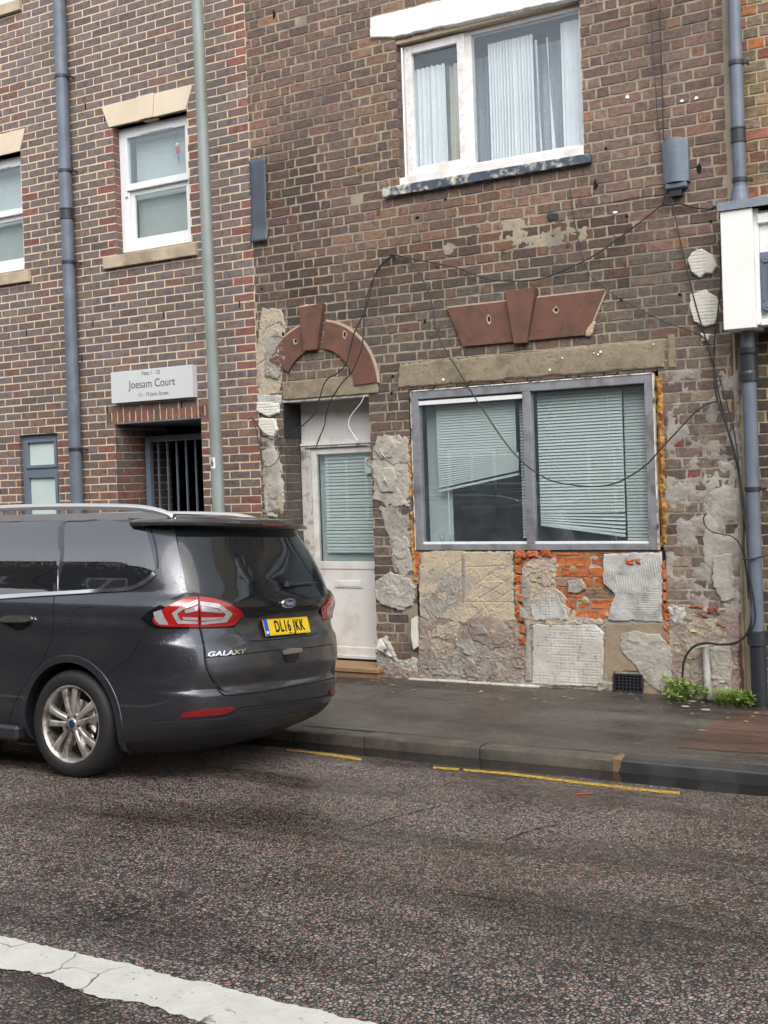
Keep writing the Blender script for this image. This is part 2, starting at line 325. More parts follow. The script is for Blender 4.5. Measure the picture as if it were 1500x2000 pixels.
MT['line_yellow']=mat('line_yellow',(.56,.37,.03),(.44,.28,.03),scale=14,rough=.45,bump=.8,bscale=60,extra=line_extra((.10,.075,.03),.52))
MT['crack']=mat('crack',(.008,.007,.007),rough=.5)
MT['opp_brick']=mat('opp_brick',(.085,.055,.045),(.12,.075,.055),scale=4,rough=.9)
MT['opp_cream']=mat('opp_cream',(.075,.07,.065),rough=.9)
# car
MT['paint']=mat('car_paint',(.055,.060,.074),(.062,.066,.080),scale=2,rough=.30,metal=.7,coat=1.,c3=(.074,.077,.086),s3=3.5,extra=paint_extra(.7))
MT['car_glass']=mat('car_glass',(.006,.008,.011),rough=.03,spec=1.,coat=.8,extra=paint_extra(.28)); MT['car_glass'].node_tree.nodes['Principled BSDF'].inputs['IOR'].default_value=1.85
MT['gloss_black']=mat('gloss_black',(.006,.006,.008),rough=.12,spec=.5,coat=.3)
MT['plastic']=mat('plastic',(.022,.024,.028),(.03,.032,.036),scale=12,rough=.42,bump=.2,bscale=150)
MT['chrome']=mat('chrome',(.72,.73,.74),(.80,.80,.80),scale=3,rough=.16,metal=1)
MT['rail']=mat('rail',(.66,.67,.68),(.70,.70,.70),scale=3,rough=.4,metal=.8)
MT['alloy']=mat('alloy',(.60,.57,.53),(.68,.65,.61),scale=14,rough=.35,metal=.7,c3=(.24,.19,.15),s3=12)
MT['tyre']=mat('tyre',(.014,.014,.015),(.022,.021,.021),scale=8,rough=.62,bump=.3,bscale=90)
MT['lamp_red']=mat('lamp_red',(.30,.008,.008),(.38,.012,.012),scale=4,rough=.12,coat=1,spec=.6)
MT['lamp_white']=mat('lamp_white',(.62,.62,.62),(.40,.40,.41),scale=30,rough=.12,metal=.35,coat=1)
MT['lamp_dark']=mat('lamp_dark',(.10,.015,.015),rough=.2,coat=1)
MT['reflector']=mat('reflector',(.22,.008,.012),rough=.25,coat=.6)
MT['plate_y']=mat('plate_yellow',(.74,.50,.015),rough=.35)
MT['plate_b']=mat('plate_blue',(.01,.10,.50),rough=.35)
MT['badge_b']=mat('badge_blue',(.012,.03,.10),rough=.2,coat=1)
MT['print_black']=mat('print_black',(.008,.008,.008),rough=.5)
# ================================================================== SETTING
def zroad(y): return float(np.interp(y,[-11.0,-9.6,-7.5,-6.2,-5.2,-4.05,-3.1,-2.5,-2.16],[-.13,-.04,.06,.085,.065,.012,-.062,-.108,-.132]))
def sheet(name,xs,ys,zf,m,kind='structure',parent=None,smooth=True):
    X,Y=np.meshgrid(xs,ys); Z=zf(X,Y); nx=len(xs); ny=len(ys)
    b=MB(); b.v=list(zip(X.ravel().tolist(),Y.ravel().tolist(),Z.ravel().tolist()))
    b.f=[(j*nx+i,j*nx+i+1,(j+1)*nx+i+1,(j+1)*nx+i) for j in range(ny-1) for i in range(nx-1)]; b.m=[0]*len(b.f); b.c=[None]*len(b.f)
    o=b.build(name,m,parent,smooth=smooth,fix=False); return tag(o,kind=kind)
zr=np.vectorize(zroad)
xs=np.concatenate([[-60,-20],np.linspace(-8,9,110),[20,60]]); ys=np.linspace(-10.9,-2.14,110)
sheet('road',xs,ys,lambda X,Y:zr(Y)+.007*(fbm(X,Y,1.3,3,2)-.5),MT['road'])
sheet('ground',[-150,-60,60,150],[-150,-60,0,60,150],lambda X,Y:X*0-.45,MT['pave'])
def zp(X,Y): return np.interp(Y,[-2.14,0.1],[-.032,.0])+.010*(fbm(X,Y,1.6,3,5)-.5)-.02*np.clip((X-3.2)/.9,0,1)*np.clip(1+Y/1.2,0,1)*1.6
sheet('pavement',np.concatenate([[-60,-20],np.linspace(-8,9,120),[20,60]]),np.linspace(-2.0,.35,30),zp,MT['pave'])
sheet('far_pavement',[-60,-20,0,20,60],[-12.6,-11.8,-11.02],lambda X,Y:X*0-.02,MT['pave'])
# reddish tarmac patch in the pavement
P=[onZ(a,b_,-.03) for a,b_ in[(1322,1461),(1362,1436),(1385,1418),(1412,1398),(1500,1386),(1540,1384),(1560,1478),(1500,1474),(1420,1469)]]
b=MB(); c=np.mean(P,axis=0); n=40; ring=[]
for i in range(len(P)):
    for k in range(5):
        q=P[i]+(P[(i+1)%len(P)]-P[i])*k/5; q=q+np.array([rnd.uniform(-.012,.012),rnd.uniform(-.012,.012),0]); ring.append(q)
rings=[ring]+[[c+(q-c)*s for q in ring] for s in(.75,.5,.25)]; k=len(ring)
for rg in rings:
    for q in rg: b.v.append((q[0],q[1],float(zp(np.array(q[0]),np.array(q[1])))+.004))
for a in range(3):
    for i in range(k): b.f.append((a*k+i,a*k+(i+1)%k,(a+1)*k+(i+1)%k,(a+1)*k+i)); b.m.append(0); b.c.append(None)
b.f.append(tuple(range(3*k,4*k))); b.m.append(0); b.c.append(None)
pr=b.build('pavement_patch',MT['pave_red'],fix=False); tag(pr,kind='structure')
for p_ in pr.data.polygons:
    pass
bm=bmesh.new(); bm.from_mesh(pr.data); bmesh.ops.recalc_face_normals(bm,faces=bm.faces)
if sum(f.normal.z for f in bm.faces)<0: bmesh.ops.reverse_faces(bm,faces=bm.faces)
bm.to_mesh(pr.data); bm.free()
# kerb stones, joints where the photograph shows them
kerb=empty('kerb'); kerb['kind']='structure'
kj=[-6.4,-5.4,-4.45,-3.5,-2.55,-1.6,-.65,.28,1.20]+[onZ(a,b_,-.03)[0] for a,b_ in[(708,1438),(935,1458),(1196,1487),(1492,1520)]]+[5.6,6.55,7.5]
for i in range(len(kj)-1):
    x0,x1=kj[i]+.004,kj[i+1]-.004; m='kerb' if i not in(11,) else 'kerb_dark'; b=MB(); nn=12; prof=[]
    dz=rnd.uniform(-.003,.003)
    for k in range(nn+1):
        x=x0+(x1-x0)*k/nn; e=.004 if k in(0,nn) else 0; w1=lambda:rnd.uniform(-.002,.002)
        prof.append([(x,-2.0,-.034+dz),(x,-2.125+w1(),-.033+dz-e),(x,-2.142+w1(),-.038+dz-e),(x,-2.150-.001+w1(),-.05+dz),(x,-2.158+e,-.16)])
    for pr_ in prof: b.v+=pr_
    for k in range(nn):
        for j in range(4): b.f.append((k*5+j,(k+1)*5+j,(k+1)*5+j+1,k*5+j+1)); b.m.append(0); b.c.append(None)
    b.f+=[(0,1,2,3,4),tuple(nn*5+j for j in(4,3,2,1,0))]; b.m+=[0,0]; b.c+=[None,None]
    b.build('kerb_stone',MT[m],kerb,smooth='auto')
b=MB(); x=kj[11]; b.box(x-.03,x+.03,-2.153,-2.0,-.15,-.0315,ch=.004); b.build('kerb_joint',MT['kerb_orange'],kerb)
# standing water in the gutter
b=MB(); xs_=np.linspace(-6,7.5,200); wd=.09+.16*fbm(xs_,xs_*0,1.1,3,4)+.06*np.clip((xs_-2.2)/2,0,1)
for x,w_ in zip(xs_,wd): b.v+=[(x,-2.156,-.1165),(x,-2.156-w_*.6,-.1165),(x,-2.156-w_-.12,-.1165)]
for k in range(199):
    for j in range(2): b.f.append((k*3+j,k*3+j+1,(k+1)*3+j+1,(k+1)*3+j)); b.m.append(0); b.c.append(None)
tag(b.build('gutter_water',MT['water'],fix=False),kind='structure')
def ragged(name,edge_a,edge_b,m,th=.004,jit=.006,step=.03,zf=None,kind='structure',parent=None,seed=0,ends=0):
    """painted band between two polylines on the road"""
    def resample(P):
        P=[np.array(p) for p in P]; L=[0]
        for i in range(1,len(P)): L.append(L[-1]+np.linalg.norm(P[i]-P[i-1]))
        return np.array(P),np.array(L)
    A,LA=resample(edge_a); B_,LB=resample(edge_b); n=max(4,int(max(LA[-1],LB[-1])/step)); b=MB(); W=5
    for k in range(n+1):
        t=k/n; pa=np.array([np.interp(t*LA[-1],LA,A[:,i]) for i in(0,1)]); pb=np.array([np.interp(t*LB[-1],LB,B_[:,i]) for i in(0,1)])
        d=pb-pa; dn=d/np.linalg.norm(d); j1=(float(fbm(t*LA[-1]*9,seed,1,3,seed))-.5)*2*jit+(rnd.random()-.5)*jit; j2=(float(fbm(t*LA[-1]*9,seed+9,1,3,seed))-.5)*2*jit+(rnd.random()-.5)*jit
        e=0
        for q in range(W):
            s=q/(W-1); p=pa*(1-s)+pb*s+dn*(j1*(1-s)+j2*s); z=zroad(p[1])+(th if 0<q<W-1 else .0015)+.007*(float(fbm(p[0],p[1],1.3,3,2))-.5); b.v.append((p[0],p[1],z+.001))
    for k in range(n):
        for q in range(W-1): b.f.append((k*W+q,(k+1)*W+q,(k+1)*W+q+1,k*W+q+1)); b.m.append(0); b.c.append(None)
    o=b.build(name,m,parent,fix=False,smooth=True)
    if sum(p.normal.z for p in o.data.polygons)<0: o.data.flip_normals()
    return tag(o,kind=kind)
Zw=.085
g=lambda a,b_,z=Zw:onZ(a,b_,z)[:2]
ragged('white_line',[(-8,-6.05-.0),g(-60,1812),g(0,1826),g(150,1860),g(300,1898),g(420,1925),g(560,1960),g(740,2003),g(900,2040),(9,-6.22)],
      [(-8,-6.33),g(-60,1870),g(0,1888),g(60,1895),g(110,1915),g(190,1945),g(280,1958),g(350,1982),g(420,2004),g(600,2050),(9,-6.52)],MT['line_white'],jit=.012,step=.022,th=.005)
g=lambda a,b_:onZ(a,b_,-.105)[:2]
ragged('yellow_line',[g(905,1500),g(1000,1508),g(1120,1524),g(1240,1538),g(1328,1546)],[g(905,1506),g(1000,1515),g(1120,1531),g(1240,1546),g(1328,1554)],MT['line_yellow'],jit=.006,seed=3)
ragged('yellow_line',[g(560,1462),g(600,1466),g(650,1470),g(708,1480)],[g(560,1466),g(600,1470),g(650,1478),g(705,1487)],MT['line_yellow'],jit=.008,seed=5)
ragged('yellow_line',[g(846,1496),g(897,1499)],[g(846,1502),g(897,1505)],MT['line_yellow'],jit=.006,seed=8)
g=lambda a,b_:onZ(a,b_,-.08)[:2]
ragged('red_mark',[g(1122,1551),g(1156,1549)],[g(1122,1554),g(1156,1552)],MT['red'],jit=.006,seed=4,step=.01)
g=lambda a,b_,z=.03:onZ(a,b_,z)[:2]
def crack(px,wd=.008,z=.03,seed=0):
    A=[g(a,b_,z) for a,b_ in px]; n=[]; 
    for i in range(len(A)):
        d=A[min(i+1,len(A)-1)]-A[max(i-1,0)]; d=d/np.linalg.norm(d); n.append(np.array([-d[1],d[0]]))
    ragged('road_crack',[a-q*wd*.5 for a,q in zip(A,n)],[a+q*wd*.5 for a,q in zip(A,n)],MT['crack'],th=.0016,jit=wd*.5,step=.012,seed=seed)
crack([(1200,1478),(1222,1466),(1244,1455)],.008,-.03,6)
crack([(690,1632),(740,1612),(790,1592),(820,1580),(862,1566)],.007,.0,1)
crack([(985,1645),(1030,1622),(1060,1610),(1096,1599)],.009,.01,2)
crack([(880,1738),(950,1748),(1010,1756)],.010,.075,3); crack([(1080,1768),(1180,1780),(1290,1796),(1420,1818)],.006,.075,4)
crack([(1100,1592),(1140,1575),(1180,1562)],.004,.0,5)
# ================================================================== BRICKWORK
def brick_geo(b,P,U,N,a0,a1,c0,c1,depth=.02,jit=.0015,proud=0.,ch=.003,c=(.1,.1,.1),rough=0.):
    """brick face on the plane through P spanned by U (horizontal) and Z, outward normal N"""
    Z=Vector((0,0,1)); pr=proud; J=lambda:rnd.uniform(-jit,jit)
    xs_=[a0,(a0*2+a1)/3,(a0+2*a1)/3,a1]; out=[]
    for x in xs_: out.append((x,c0))
    out.append((a1,(c0+c1)/2))
    for x in xs_[::-1]: out.append((x,c1))
    out.append((a0,(c0+c1)/2))
    cx,cz=(a0+a1)/2,(c0+c1)/2; n=len(out); f0=len(b.v)
    o2=[(x+J()*1.6,z+J()*1.2) for x,z in out]
    for x,z in o2:
        sx=ch if x<cx else -ch; sz=ch if z<cz else -ch
        if abs(x-cx)<(a1-a0)*.3: sx=0
        if abs(z-cz)<(c1-c0)*.25: sz=0
        b.v.append(tuple(P+U*(x+sx)+Z*(z+sz)+N*(pr+rnd.uniform(-rough,rough))))
    for x,z in o2: b.v.append(tuple(P+U*x+Z*z+N*(pr-ch*.8)))
    for x,z in o2: b.v.append(tuple(P+U*x+Z*z+N*(pr-depth)))
    b.v.append(tuple(P+U*cx+Z*cz+N*(pr+rnd.uniform(-rough,rough)))); ce=len(b.v)-1
    for i in range(n):
        j=(i+1)%n
        for f in((ce,f0+i,f0+j),(f0+i,f0+n+i,f0+n+j,f0+j),(f0+n+i,f0+2*n+i,f0+2*n+j,f0+n+j)): b.f.append(f); b.m.append(0); b.c.append(c)
    b.usec=True
def in_frame(x,z,y=0,mg=30):
    p=proj((x,y,z)); return -mg<p[0]<1500+mg and -mg<p[1]<2000+mg
class Bricks:
    def __init__(s): s.L=[]
    def add(s,*a,**k): s.L.append((a,k))
    def finish(s,parent,material,nmax=300,name='brick'):
        def key(it):
            (P,U,N,a0,a1,c0,c1),k=it; q=P+U*((a0+a1)/2)+Vector((0,0,(c0+c1)/2)); p=proj(q)
            vis=0<p[0]<1500 and 0<p[1]<2000; d=(np.array(q)-CAM)@_f
            return (not vis,-abs(U.dot(Vector(_r)))*(a1-a0)/d)
        L=sorted(s.L,key=key)
        for a,k in L[:nmax]:
            b=MB(); brick_geo(b,*a,**k); b.build(name,material,parent,fix=False)
        b=MB()
        for a,k in L[nmax:]: brick_geo(b,*a,**k)
        if b.v: tag(b.build(name+'work',material,parent,fix=False),kind='stuff')
X_=Vector((1,0,0)); FN=Vector((0,-1,0))
def clip_iv(a0,a1,holes):
    iv=[(a0,a1)]
    for h0,h1 in holes:
        nv=[]
        for p,q in iv:
            if h1<=p or h0>=q: nv.append((p,q)); continue
            if h0-p>.012: nv.append((p,h0))
            if q-h1>.012: nv.append((h1,q))
        iv=nv
    return iv
def lay(B,x0,x1,z0,z1,y,gauge,mod,bond,holes,colf,joint=.010,jit=.0015,skip=None,rough=0.,pv=.002,drift=0,phase=0):
    row=0; z=z0
    while z<z1:
        c0=z+joint/2; c1=min(z+gauge-joint/2,z1); zm=(c0+c1)/2
        hs_=[(h[0],h[1]) for h in holes if h[2]<zm<h[3]]
        x=x0-mod*1.5; k=0
        if bond=='stretcher': off=(row%2)*mod/2+phase
        else: off=(row%2)*mod*.75+(rnd.uniform(-.02,.02))+phase
        x+=off%mod
        while x<x1:
            if bond=='stretcher': L=mod
            elif bond=='flemish': L=mod if (k%2==0) else mod/2
            else: L=mod if rnd.random()<.62 else mod/2
            L2=L*(1+rnd.uniform(-drift,drift)); a0=x+joint/2; a1=x+L2-joint/2
            for p,q in clip_iv(max(a0,x0+.002),max(max(a0,x0+.002),min(a1,x1-.002)),hs_):
                if q-p<.02: continue
                xm=(p+q)/2
                if in_frame(xm,zm,y,90) and not(skip and skip(xm,zm)):
                    B.add(Vector((0,y,0)),X_,FN,p,q,c0,c1,c=colf(xm,zm,L<mod*.7,p,q),jit=jit,proud=rnd.uniform(-pv,pv),rough=rough)
            x+=L2; k+=1
        z+=gauge; row+=1
def reveal(B,x,ydep,z0,z1,y,gauge,side,colf,zoff,joint=.010,jit=.0015):
    """bricks on an opening's left reveal facing +x"""
    zz=zoff+math.floor((z0-zoff)/gauge)*gauge; r=0
    while zz<z1:
        c0=max(zz+joint/2,z0); c1=min(zz+gauge-joint/2,z1)
        if c1-c0>.02:
            p=.006; first=True
            while p<ydep-.01:
                L=.118 if (r%2==0 and first) else .235; q=min(p+L,ydep)
                B.add(Vector((x,y,0)),Vector((0,1,0)),Vector((side,0,0)),p,q-.008,c0,c1,c=colf(x,(c0+c1)/2,1,p,q),jit=jit,proud=.0,depth=.012)
                p+=L; first=False
        zz+=gauge; r+=1
def slab(b,x0,x1,z0,z1,y,holes,depth=.3,m=0):
    """mortar face with real openings and their reveals"""
    xs_=sorted(set([x0,x1]+[h[i] for h in holes for i in(0,1) if x0<h[i]<x1])); zs=sorted(set([z0,z1]+[h[i] for h in holes for i in(2,3) if z0<h[i]<z1]))
    for i in range(len(xs_)-1):
        for j in range(len(zs)-1):
            xm=(xs_[i]+xs_[i+1])/2; zm=(zs[j]+zs[j+1])/2
            if any(h[0]<xm<h[1] and h[2]<zm<h[3] for h in holes): continue
            b.poly([(xs_[i],y,zs[j]),(xs_[i+1],y,zs[j]),(xs_[i+1],y,zs[j+1]),(xs_[i],y,zs[j+1])],m)
    for h in holes:
        a,c,e,f=h[:4]; d=h[4] if len(h)>4 else depth
        b.poly([(a-.0,y,e),(a-.006,y+.001,e),(a-.006,y+.001,f),(a,y,f)],m); b.poly([(a-.006,y+.001,e),(a-.006,y+.001,f),(a-.006,y+d,f),(a-.006,y+d,e)],m); b.poly([(c,y,e),(c,y+d,e),(c,y+d,f),(c,y,f)],m)
        b.poly([(a,y,f),(c,y,f),(c,y+d,f),(a,y+d,f)],m); b.poly([(a,y,e),(a,y+d,e),(c,y+d,e),(c,y,e)],m)
def room(parent,x0,x1,z0,z1,y0,depth,m,name='room'):
    b=MB(); y1=y0+depth
    b.poly([(x0,y1,z0),(x1,y1,z0),(x1,y1,z1),(x0,y1,z1)]); b.poly([(x0,y0,z0),(x0,y1,z0),(x0,y1,z1),(x0,y0,z1)]); b.poly([(x1,y0,z0),(x1,y0,z1),(x1,y1,z1),(x1,y1,z0)])
    b.poly([(x0,y0,z0),(x1,y0,z0),(x1,y1,z0),(x0,y1,z0)]); b.poly([(x0,y0,z1),(x0,y1,z1),(x1,y1,z1),(x1,y0,z1)])
    return b.build(name,m,parent,fix=False)
def jc(c,a=.12):
    k=1+rnd.uniform(-a,a)*1.3; return tuple(max(.004,v*k*(1+rnd.uniform(-a,a)*.3)) for v in c)
# ------------------------------------------------------------------ left building (flats)
GL=.0833; PX=-.562
flats=empty('flats_building',(-3,0,0),'newer flats of dark purple stretcher bond brick with yellow mortar on the left','building')
def att(o): # keep world placement for parts of a thing whose Empty is moved
    o.matrix_parent_inverse=Matrix.Translation(-Vector(o.parent.location)); return o
flats.location=(0,0,0)
holesL=[(-2.325,-1.325,4.30,5.648,.25),(-4.69,-3.682,4.30,5.62,.25),(-4.69,-3.588,7.25,8.6,.25),(-2.35,-1.27,7.25,8.6,.25),(-3.868,-3.28,1.1,2.469,.2),(-2.44,-1.28,-.05,2.525,1.6),(-8,-5.2,7.25,7.3)]
holesL=holesL[:-1]
b=MB(); slab(b,-7.5,PX,-.1,8.6,.0035,holesL); b.build('mortar',MT['mortar_new'],flats,fix=False)
def colL(x,z,h,p,q):
    t=rnd.random(); edge=any(abs(p-hh[1])<.03 or abs(q-hh[0])<.03 for hh in holesL if hh[2]<z<hh[3]) or abs(q-PX)<.02
    if edge and rnd.random()<.6: c=(.21,.09,.075) if t<.6 else (.16,.10,.09)
    elif z<2.7 and t<.30: c=(.19,.12,.095)
    elif t<.62: c=(.165,.130,.125)
    elif t<.80: c=(.138,.112,.108)
    elif t<.95: c=(.18,.125,.11)
    else: c=(.185,.105,.09)
    k=.80+.40*float(fbm(x,z,.7,4,31)); return jc(tuple(v*k for v in c))
B=Bricks(); soldier=(-2.56,-1.17,2.527,2.652)
lay(B,-7.5,PX,-.03,8.6,0,GL,.25,'stretcher',holesL+[soldier],colL,jit=.0018,phase=.06,joint=.0130)
x=soldier[0]
while x<soldier[1]-.03:
    B.add(Vector((0,0,0)),X_,FN,x+.006,x+.076,2.53,2.648,c=jc((.21,.095,.065) if rnd.random()<.8 else (.13,.08,.07)),proud=.002); x+=.0833
for h in holesL: 
    if h[2]<7: reveal(B,h[0],h[4]-.06 if h[4]<1 else 1.5,max(h[2],0),h[3],0,GL,1,lambda x,z,a,p,q:jc((.19,.09,.075) if rnd.random()<.5 else (.13,.10,.10)),-.03)
B.finish(flats,MT['brick_new'])
# weep slots and the long movement joint
b=MB()
for px,py in[(204,232),(167,208),(160,700),(52,650),(182,633),(320,615),(468,595),(210,800),(355,790)]:
    q=onY(px,py); b.box(q[0]-.006,q[0]+.006,-.004,.01,q[2]-.036,q[2]+.036)
tag(b.build('weep_holes',MT['void'],flats),kind='stuff')
# passage behind the gate
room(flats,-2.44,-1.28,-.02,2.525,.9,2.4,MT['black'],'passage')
b=MB(); b.box(-2.44,-1.28,.0,3.2,-.06,.0); b.build('passage_floor',MT['pave'],flats)
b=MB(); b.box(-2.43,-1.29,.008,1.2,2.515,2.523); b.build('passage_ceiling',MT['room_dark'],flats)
gate=empty('gate',(-1.86,.45,0),'grey metal gate of upright bars in the dark passage under the sign','gate')
def loc(b,o):
    b.v=[(v[0]-o.location[0],v[1]-o.location[1],v[2]-o.location[2]) for v in b.v]; return b
b=MB(); b.box(-2.40,-2.335,.42,.48,.03,2.39); b.box(-1.37,-1.30,.42,.48,.03,2.39); b.box(-2.334,-1.371,.42,.48,2.325,2.39); b.box(-2.334,-1.371,.425,.475,.08,.14)
loc(b,gate).build('gate_frame',MT['win_blue'],gate,bevel=.003)
for k in range(7):
    b=MB(); x=-2.235+k*.128; b.box(x-.009,x+.009,.44,.458,.141,2.324); loc(b,gate).build('bar',MT['pipe_grey'],gate)
def frame_rect(b,x0,x1,z0,z1,w,y0,y1,m=0,wt=None,wb=None):
    wt=wt or w; wb=wb or w
    b.box(x0,x0+w,y0,y1,z0,z1,m); b.box(x1-w,x1,y0,y1,z0,z1,m); b.box(x0+w+.0005,x1-w-.0005,y0+.0008,y1,z1-wt,z1,m); b.box(x0+w+.0005,x1-w-.0005,y0+.0008,y1,z0,z0+wb,m)
slat_me={}
def slat(w_,m,parent,x,y,z,rot=0.,tilt=35,dep=.024):
    k=(round(w_,3),m.name,dep,tilt)
    if k not in slat_me:
        b=MB(); n=3; vs_=[]
        for e in(-w_/2,w_/2):
            for i in range(n+1):
                s=(i/n-.5)*dep; h=.003*(1-(2*i/n-1)**2); a=R_(tilt); vs_.append((e,s*math.cos(a)-h*math.sin(a),s*math.sin(a)+h*math.cos(a)))
        b.raw(vs_,[(i,i+1,n+2+i,n+1+i) for i in range(n)]); o=b.build('blind_slat',m,parent,fix=False); slat_me[k]=o.data
    else: o=bpy.data.objects.new('blind_slat',slat_me[k]); put(o,parent)
    o.location=(x,y,z); o.rotation_euler=(0,-rot,0); return o
def sash_window(x0,x1,z0,z1,parent,lp=True):
    Wn=empty('window'); Wn.parent=parent; y=.10; zm=z0+(z1-z0)*.505
    b=MB(); frame_rect(b,x0,x1,z0,z1,.055,y,y+.10)
    b.box(x0+.056,x0+.10,y+.02,y+.09,z0+.056,zm-.02); b.box(x1-.10,x1-.056,y+.02,y+.09,z0+.056,zm-.02)
    b.build('frame',MT['upvc'],Wn,bevel=.003)
    b=MB(); frame_rect(b,x0+.056,x1-.056,zm-.015,z1-.056,.052,y-.004,y+.05,wb=.068); b.box(x0+.30,x1-.26,y-.012,y-.0045,z1-.10,z1-.082)
    b.box(x0+.056,x0+.085,y-.004,y+.045,zm-.075,zm-.0155); b.box(x1-.085,x1-.056,y-.004,y+.045,zm-.075,zm-.0155)
    b.build('upper_sash',MT['upvc'],Wn,bevel=.003)
    b=MB(); frame_rect(b,x0+.101,x1-.101,z0+.056,zm-.016,.05,y+.04,y+.075,wb=.085); b.build('lower_sash',MT['upvc'],Wn,bevel=.003)
    b=MB(); b.box(x0+.108,x1-.108,y+.02,y+.024,zm+.053,z1-.108); b.build('pane',MT['glass'],Wn)
    b=MB(); b.box(x0+.151,x1-.151,y+.055,y+.059,z0+.141,zm-.066); b.build('pane',MT['glass'],Wn)
    zz=z1-.1; 
    while zz>z0+.09:
        slat(round(x1-x0-.2,3),MT['blind'],Wn,(x0+x1)/2,y+.16,zz,tilt=62,dep=.032); zz-=.0215
    room(Wn,x0-.1,x1+.1,z0-.1,z1+.1,y+.22,.6,MT['room'])
    return Wn
w1=sash_window(-2.325,-1.325,4.335,5.64,flats); sash_window(-4.69,-3.682,4.335,5.61,flats); 
b=MB(); frame_rect(b,-4.69,-3.588,7.255,8.5,.06,.1,.2); b.build('window_frame',MT['upvc'],flats); b=MB(); b.box(-4.62,-3.65,.14,.145,7.32,8.4); b.build('window_pane',MT['frost'],flats)
b=MB(); frame_rect(b,-2.35,-1.27,7.255,8.5,.06,.1,.2); b.build('window_frame',MT['upvc'],flats); b=MB(); b.box(-2.28,-1.34,.14,.145,7.32,8.4); b.build('window_pane',MT['frost'],flats)
# lintels (three stones) and sills
for x0,x1,zb in((-2.36,-1.325,5.648),(-4.72,-3.682,5.62)):
    w_=x1-x0; c=(x0+x1)/2; zt=zb+.237
    for pl_,dy in(([(x0+.0,zb),(c-.088,zb),(c-.117,zt),(x0-.095,zt)],-.014),([(c-.085,zb+.002),(c+.085,zb+.002),(c+.114,zt+.006),(c-.114,zt+.006)],-.024),([(c+.088,zb),(x1,zb),(x1+.095,zt),(c+.117,zt)],-.014)):
        b=MB(); b.prism(pl_,dy,.24); b.build('lintel_stone',MT['stone_trim'],flats,bevel=.003)
for x0,x1,zb in((-2.485,-1.245,4.162),(-4.83,-3.588,4.162),(-4.83,-3.57,7.155),(-2.485,-1.245,7.155)):
    b=MB(); b.prism([(x0,zb),(x1,zb),(x1,zb+.118),(x0,zb+.128)],-.045,.15); b.build('window_sill',MT['stone_sill'],flats,bevel=.006)
# small frosted window
sw=empty('window'); sw.parent=flats
b=MB(); frame_rect(b,-3.868,-3.28,1.1,2.469,.055,.05,.13); b.box(-3.812,-3.336,.052,.13,2.02,2.09); b.build('frame',MT['win_blue'],sw,bevel=.003)
b=MB(); frame_rect(b,-3.811,-3.337,2.091,2.413,.035,.035,.10); frame_rect(b,-3.811,-3.337,1.156,2.019,.035,.035,.10); b.build('casement',MT['win_blue'],sw,bevel=.003)
for a,c in((2.127,2.377),(1.192,1.983)):
    b=MB(); b.box(-3.775,-3.373,.07,.075,a,c); b.build('pane',MT['frost'],sw)
# parrot ornament hanging inside the sash window
q=onY(347,295,.17); pa=empty('parrot_ornament',tuple(q),'small red and blue parrot ornament hanging inside the upper sash','ornament')
b=MB(); b.lathe([(0,.055),(.016,.05),(.022,.03),(.021,.0),(.014,-.035),(0,-.05)],10,'Z'); o=b.build('body',MT['red'],pa,smooth=True)
b=MB(); b.lathe([(0,.022),(.014,.014),(.017,0),(.012,-.014),(0,-.02)],10,'Z',c0=(0,0,.066)); b.build('head',MT['white_print'],pa,smooth=True)
b=MB(); b.tube([(.004,0,-.04),(.012,0,-.09),(.016,0,-.13)],[.009,.007,.003],6); b.build('tail',MT['plate_b'],pa)
b=MB(); b.tube([(-.035,0,.12),(-.05,0,.06),(-.05,0,-.01),(-.03,0,-.06),(.0,0,-.07)],.002,5); b.tube([(-.035,0,.12),(0,0,.2),(.0,0,.25)],.002,5); b.build('perch_ring',MT['black'],pa)
# ------------------------------------------------------------------ right neighbour
nb=empty('neighbouring_house',(0,0,0),'yellow and red stock brick house at the right edge with white bay','building')
b=MB(); slab(b,4.05,8.5,-.1,8.6,.056,[]); b.build('mortar',MT['mortar_right'],nb,fix=False)
def colR(x,z,h,p,q):
    t=rnd.random()
    if z<2.9: return jc((.075,.058,.048) if t<.5 else ((.17,.135,.085) if t<.75 else (.11,.085,.065)),.2)  # bricks below the bay: its shade is put into their darker colours
    if t<.06: c=(.38,.15,.05)
    elif t<.32: c=(.25,.10,.065)
    elif t<.40: c=(.62,.60,.56) if z>4.9 else (.2,.16,.12)
    elif t<.75: c=(.23,.155,.09)
    else: c=(.17,.125,.085)
    return jc(c,.2)
B=Bricks(); lay(B,4.11,8.0,-.03,8.6,.05,.0885,.25,'flemish',[],colR,joint=.014,jit=.003,drift=.03,rough=.001); B.finish(nb,MT['brick_old'])
b=MB(); b.box(4.062,4.108,-.006,.06,3.95,8.6); 
mv=b.build('mortar_strip',MT['mortar_old'],nb)
b=MB(); b.tube([(4.043+.004*math.sin(i*1.7),.012,z) for i,z in enumerate(np.linspace(-.02,2.9,24))],.013,6); b.build('rusty_edge_bead',MT['rust'],nb)
bay=empty('bay',(0,0,0)); bay.parent=nb
b=MB(); b.box(4.058,4.297,-.30,.0,2.89,3.80,ch=.004); b.build('side_panel',MT['white_paint'],bay)
b=MB(); b.box(4.297,4.33,-.24,.0,2.915,3.80); b.box(4.331,6.5,-.225,.0,3.45,3.78); b.box(4.331,6.5,-.20,.0,2.91,3.449); b.box(4.3305,6.5,-.265,-.2255,3.68,3.75); b.box(4.331,6.5,-.262,-.201,2.905,2.95); b.build('fascia',MT['white_bright'],bay,bevel=.003)
b=MB(); b.prism([(4.335,3.0),(4.42,3.0),(4.42,3.46),(4.335,3.46)],-.245,-.2015)
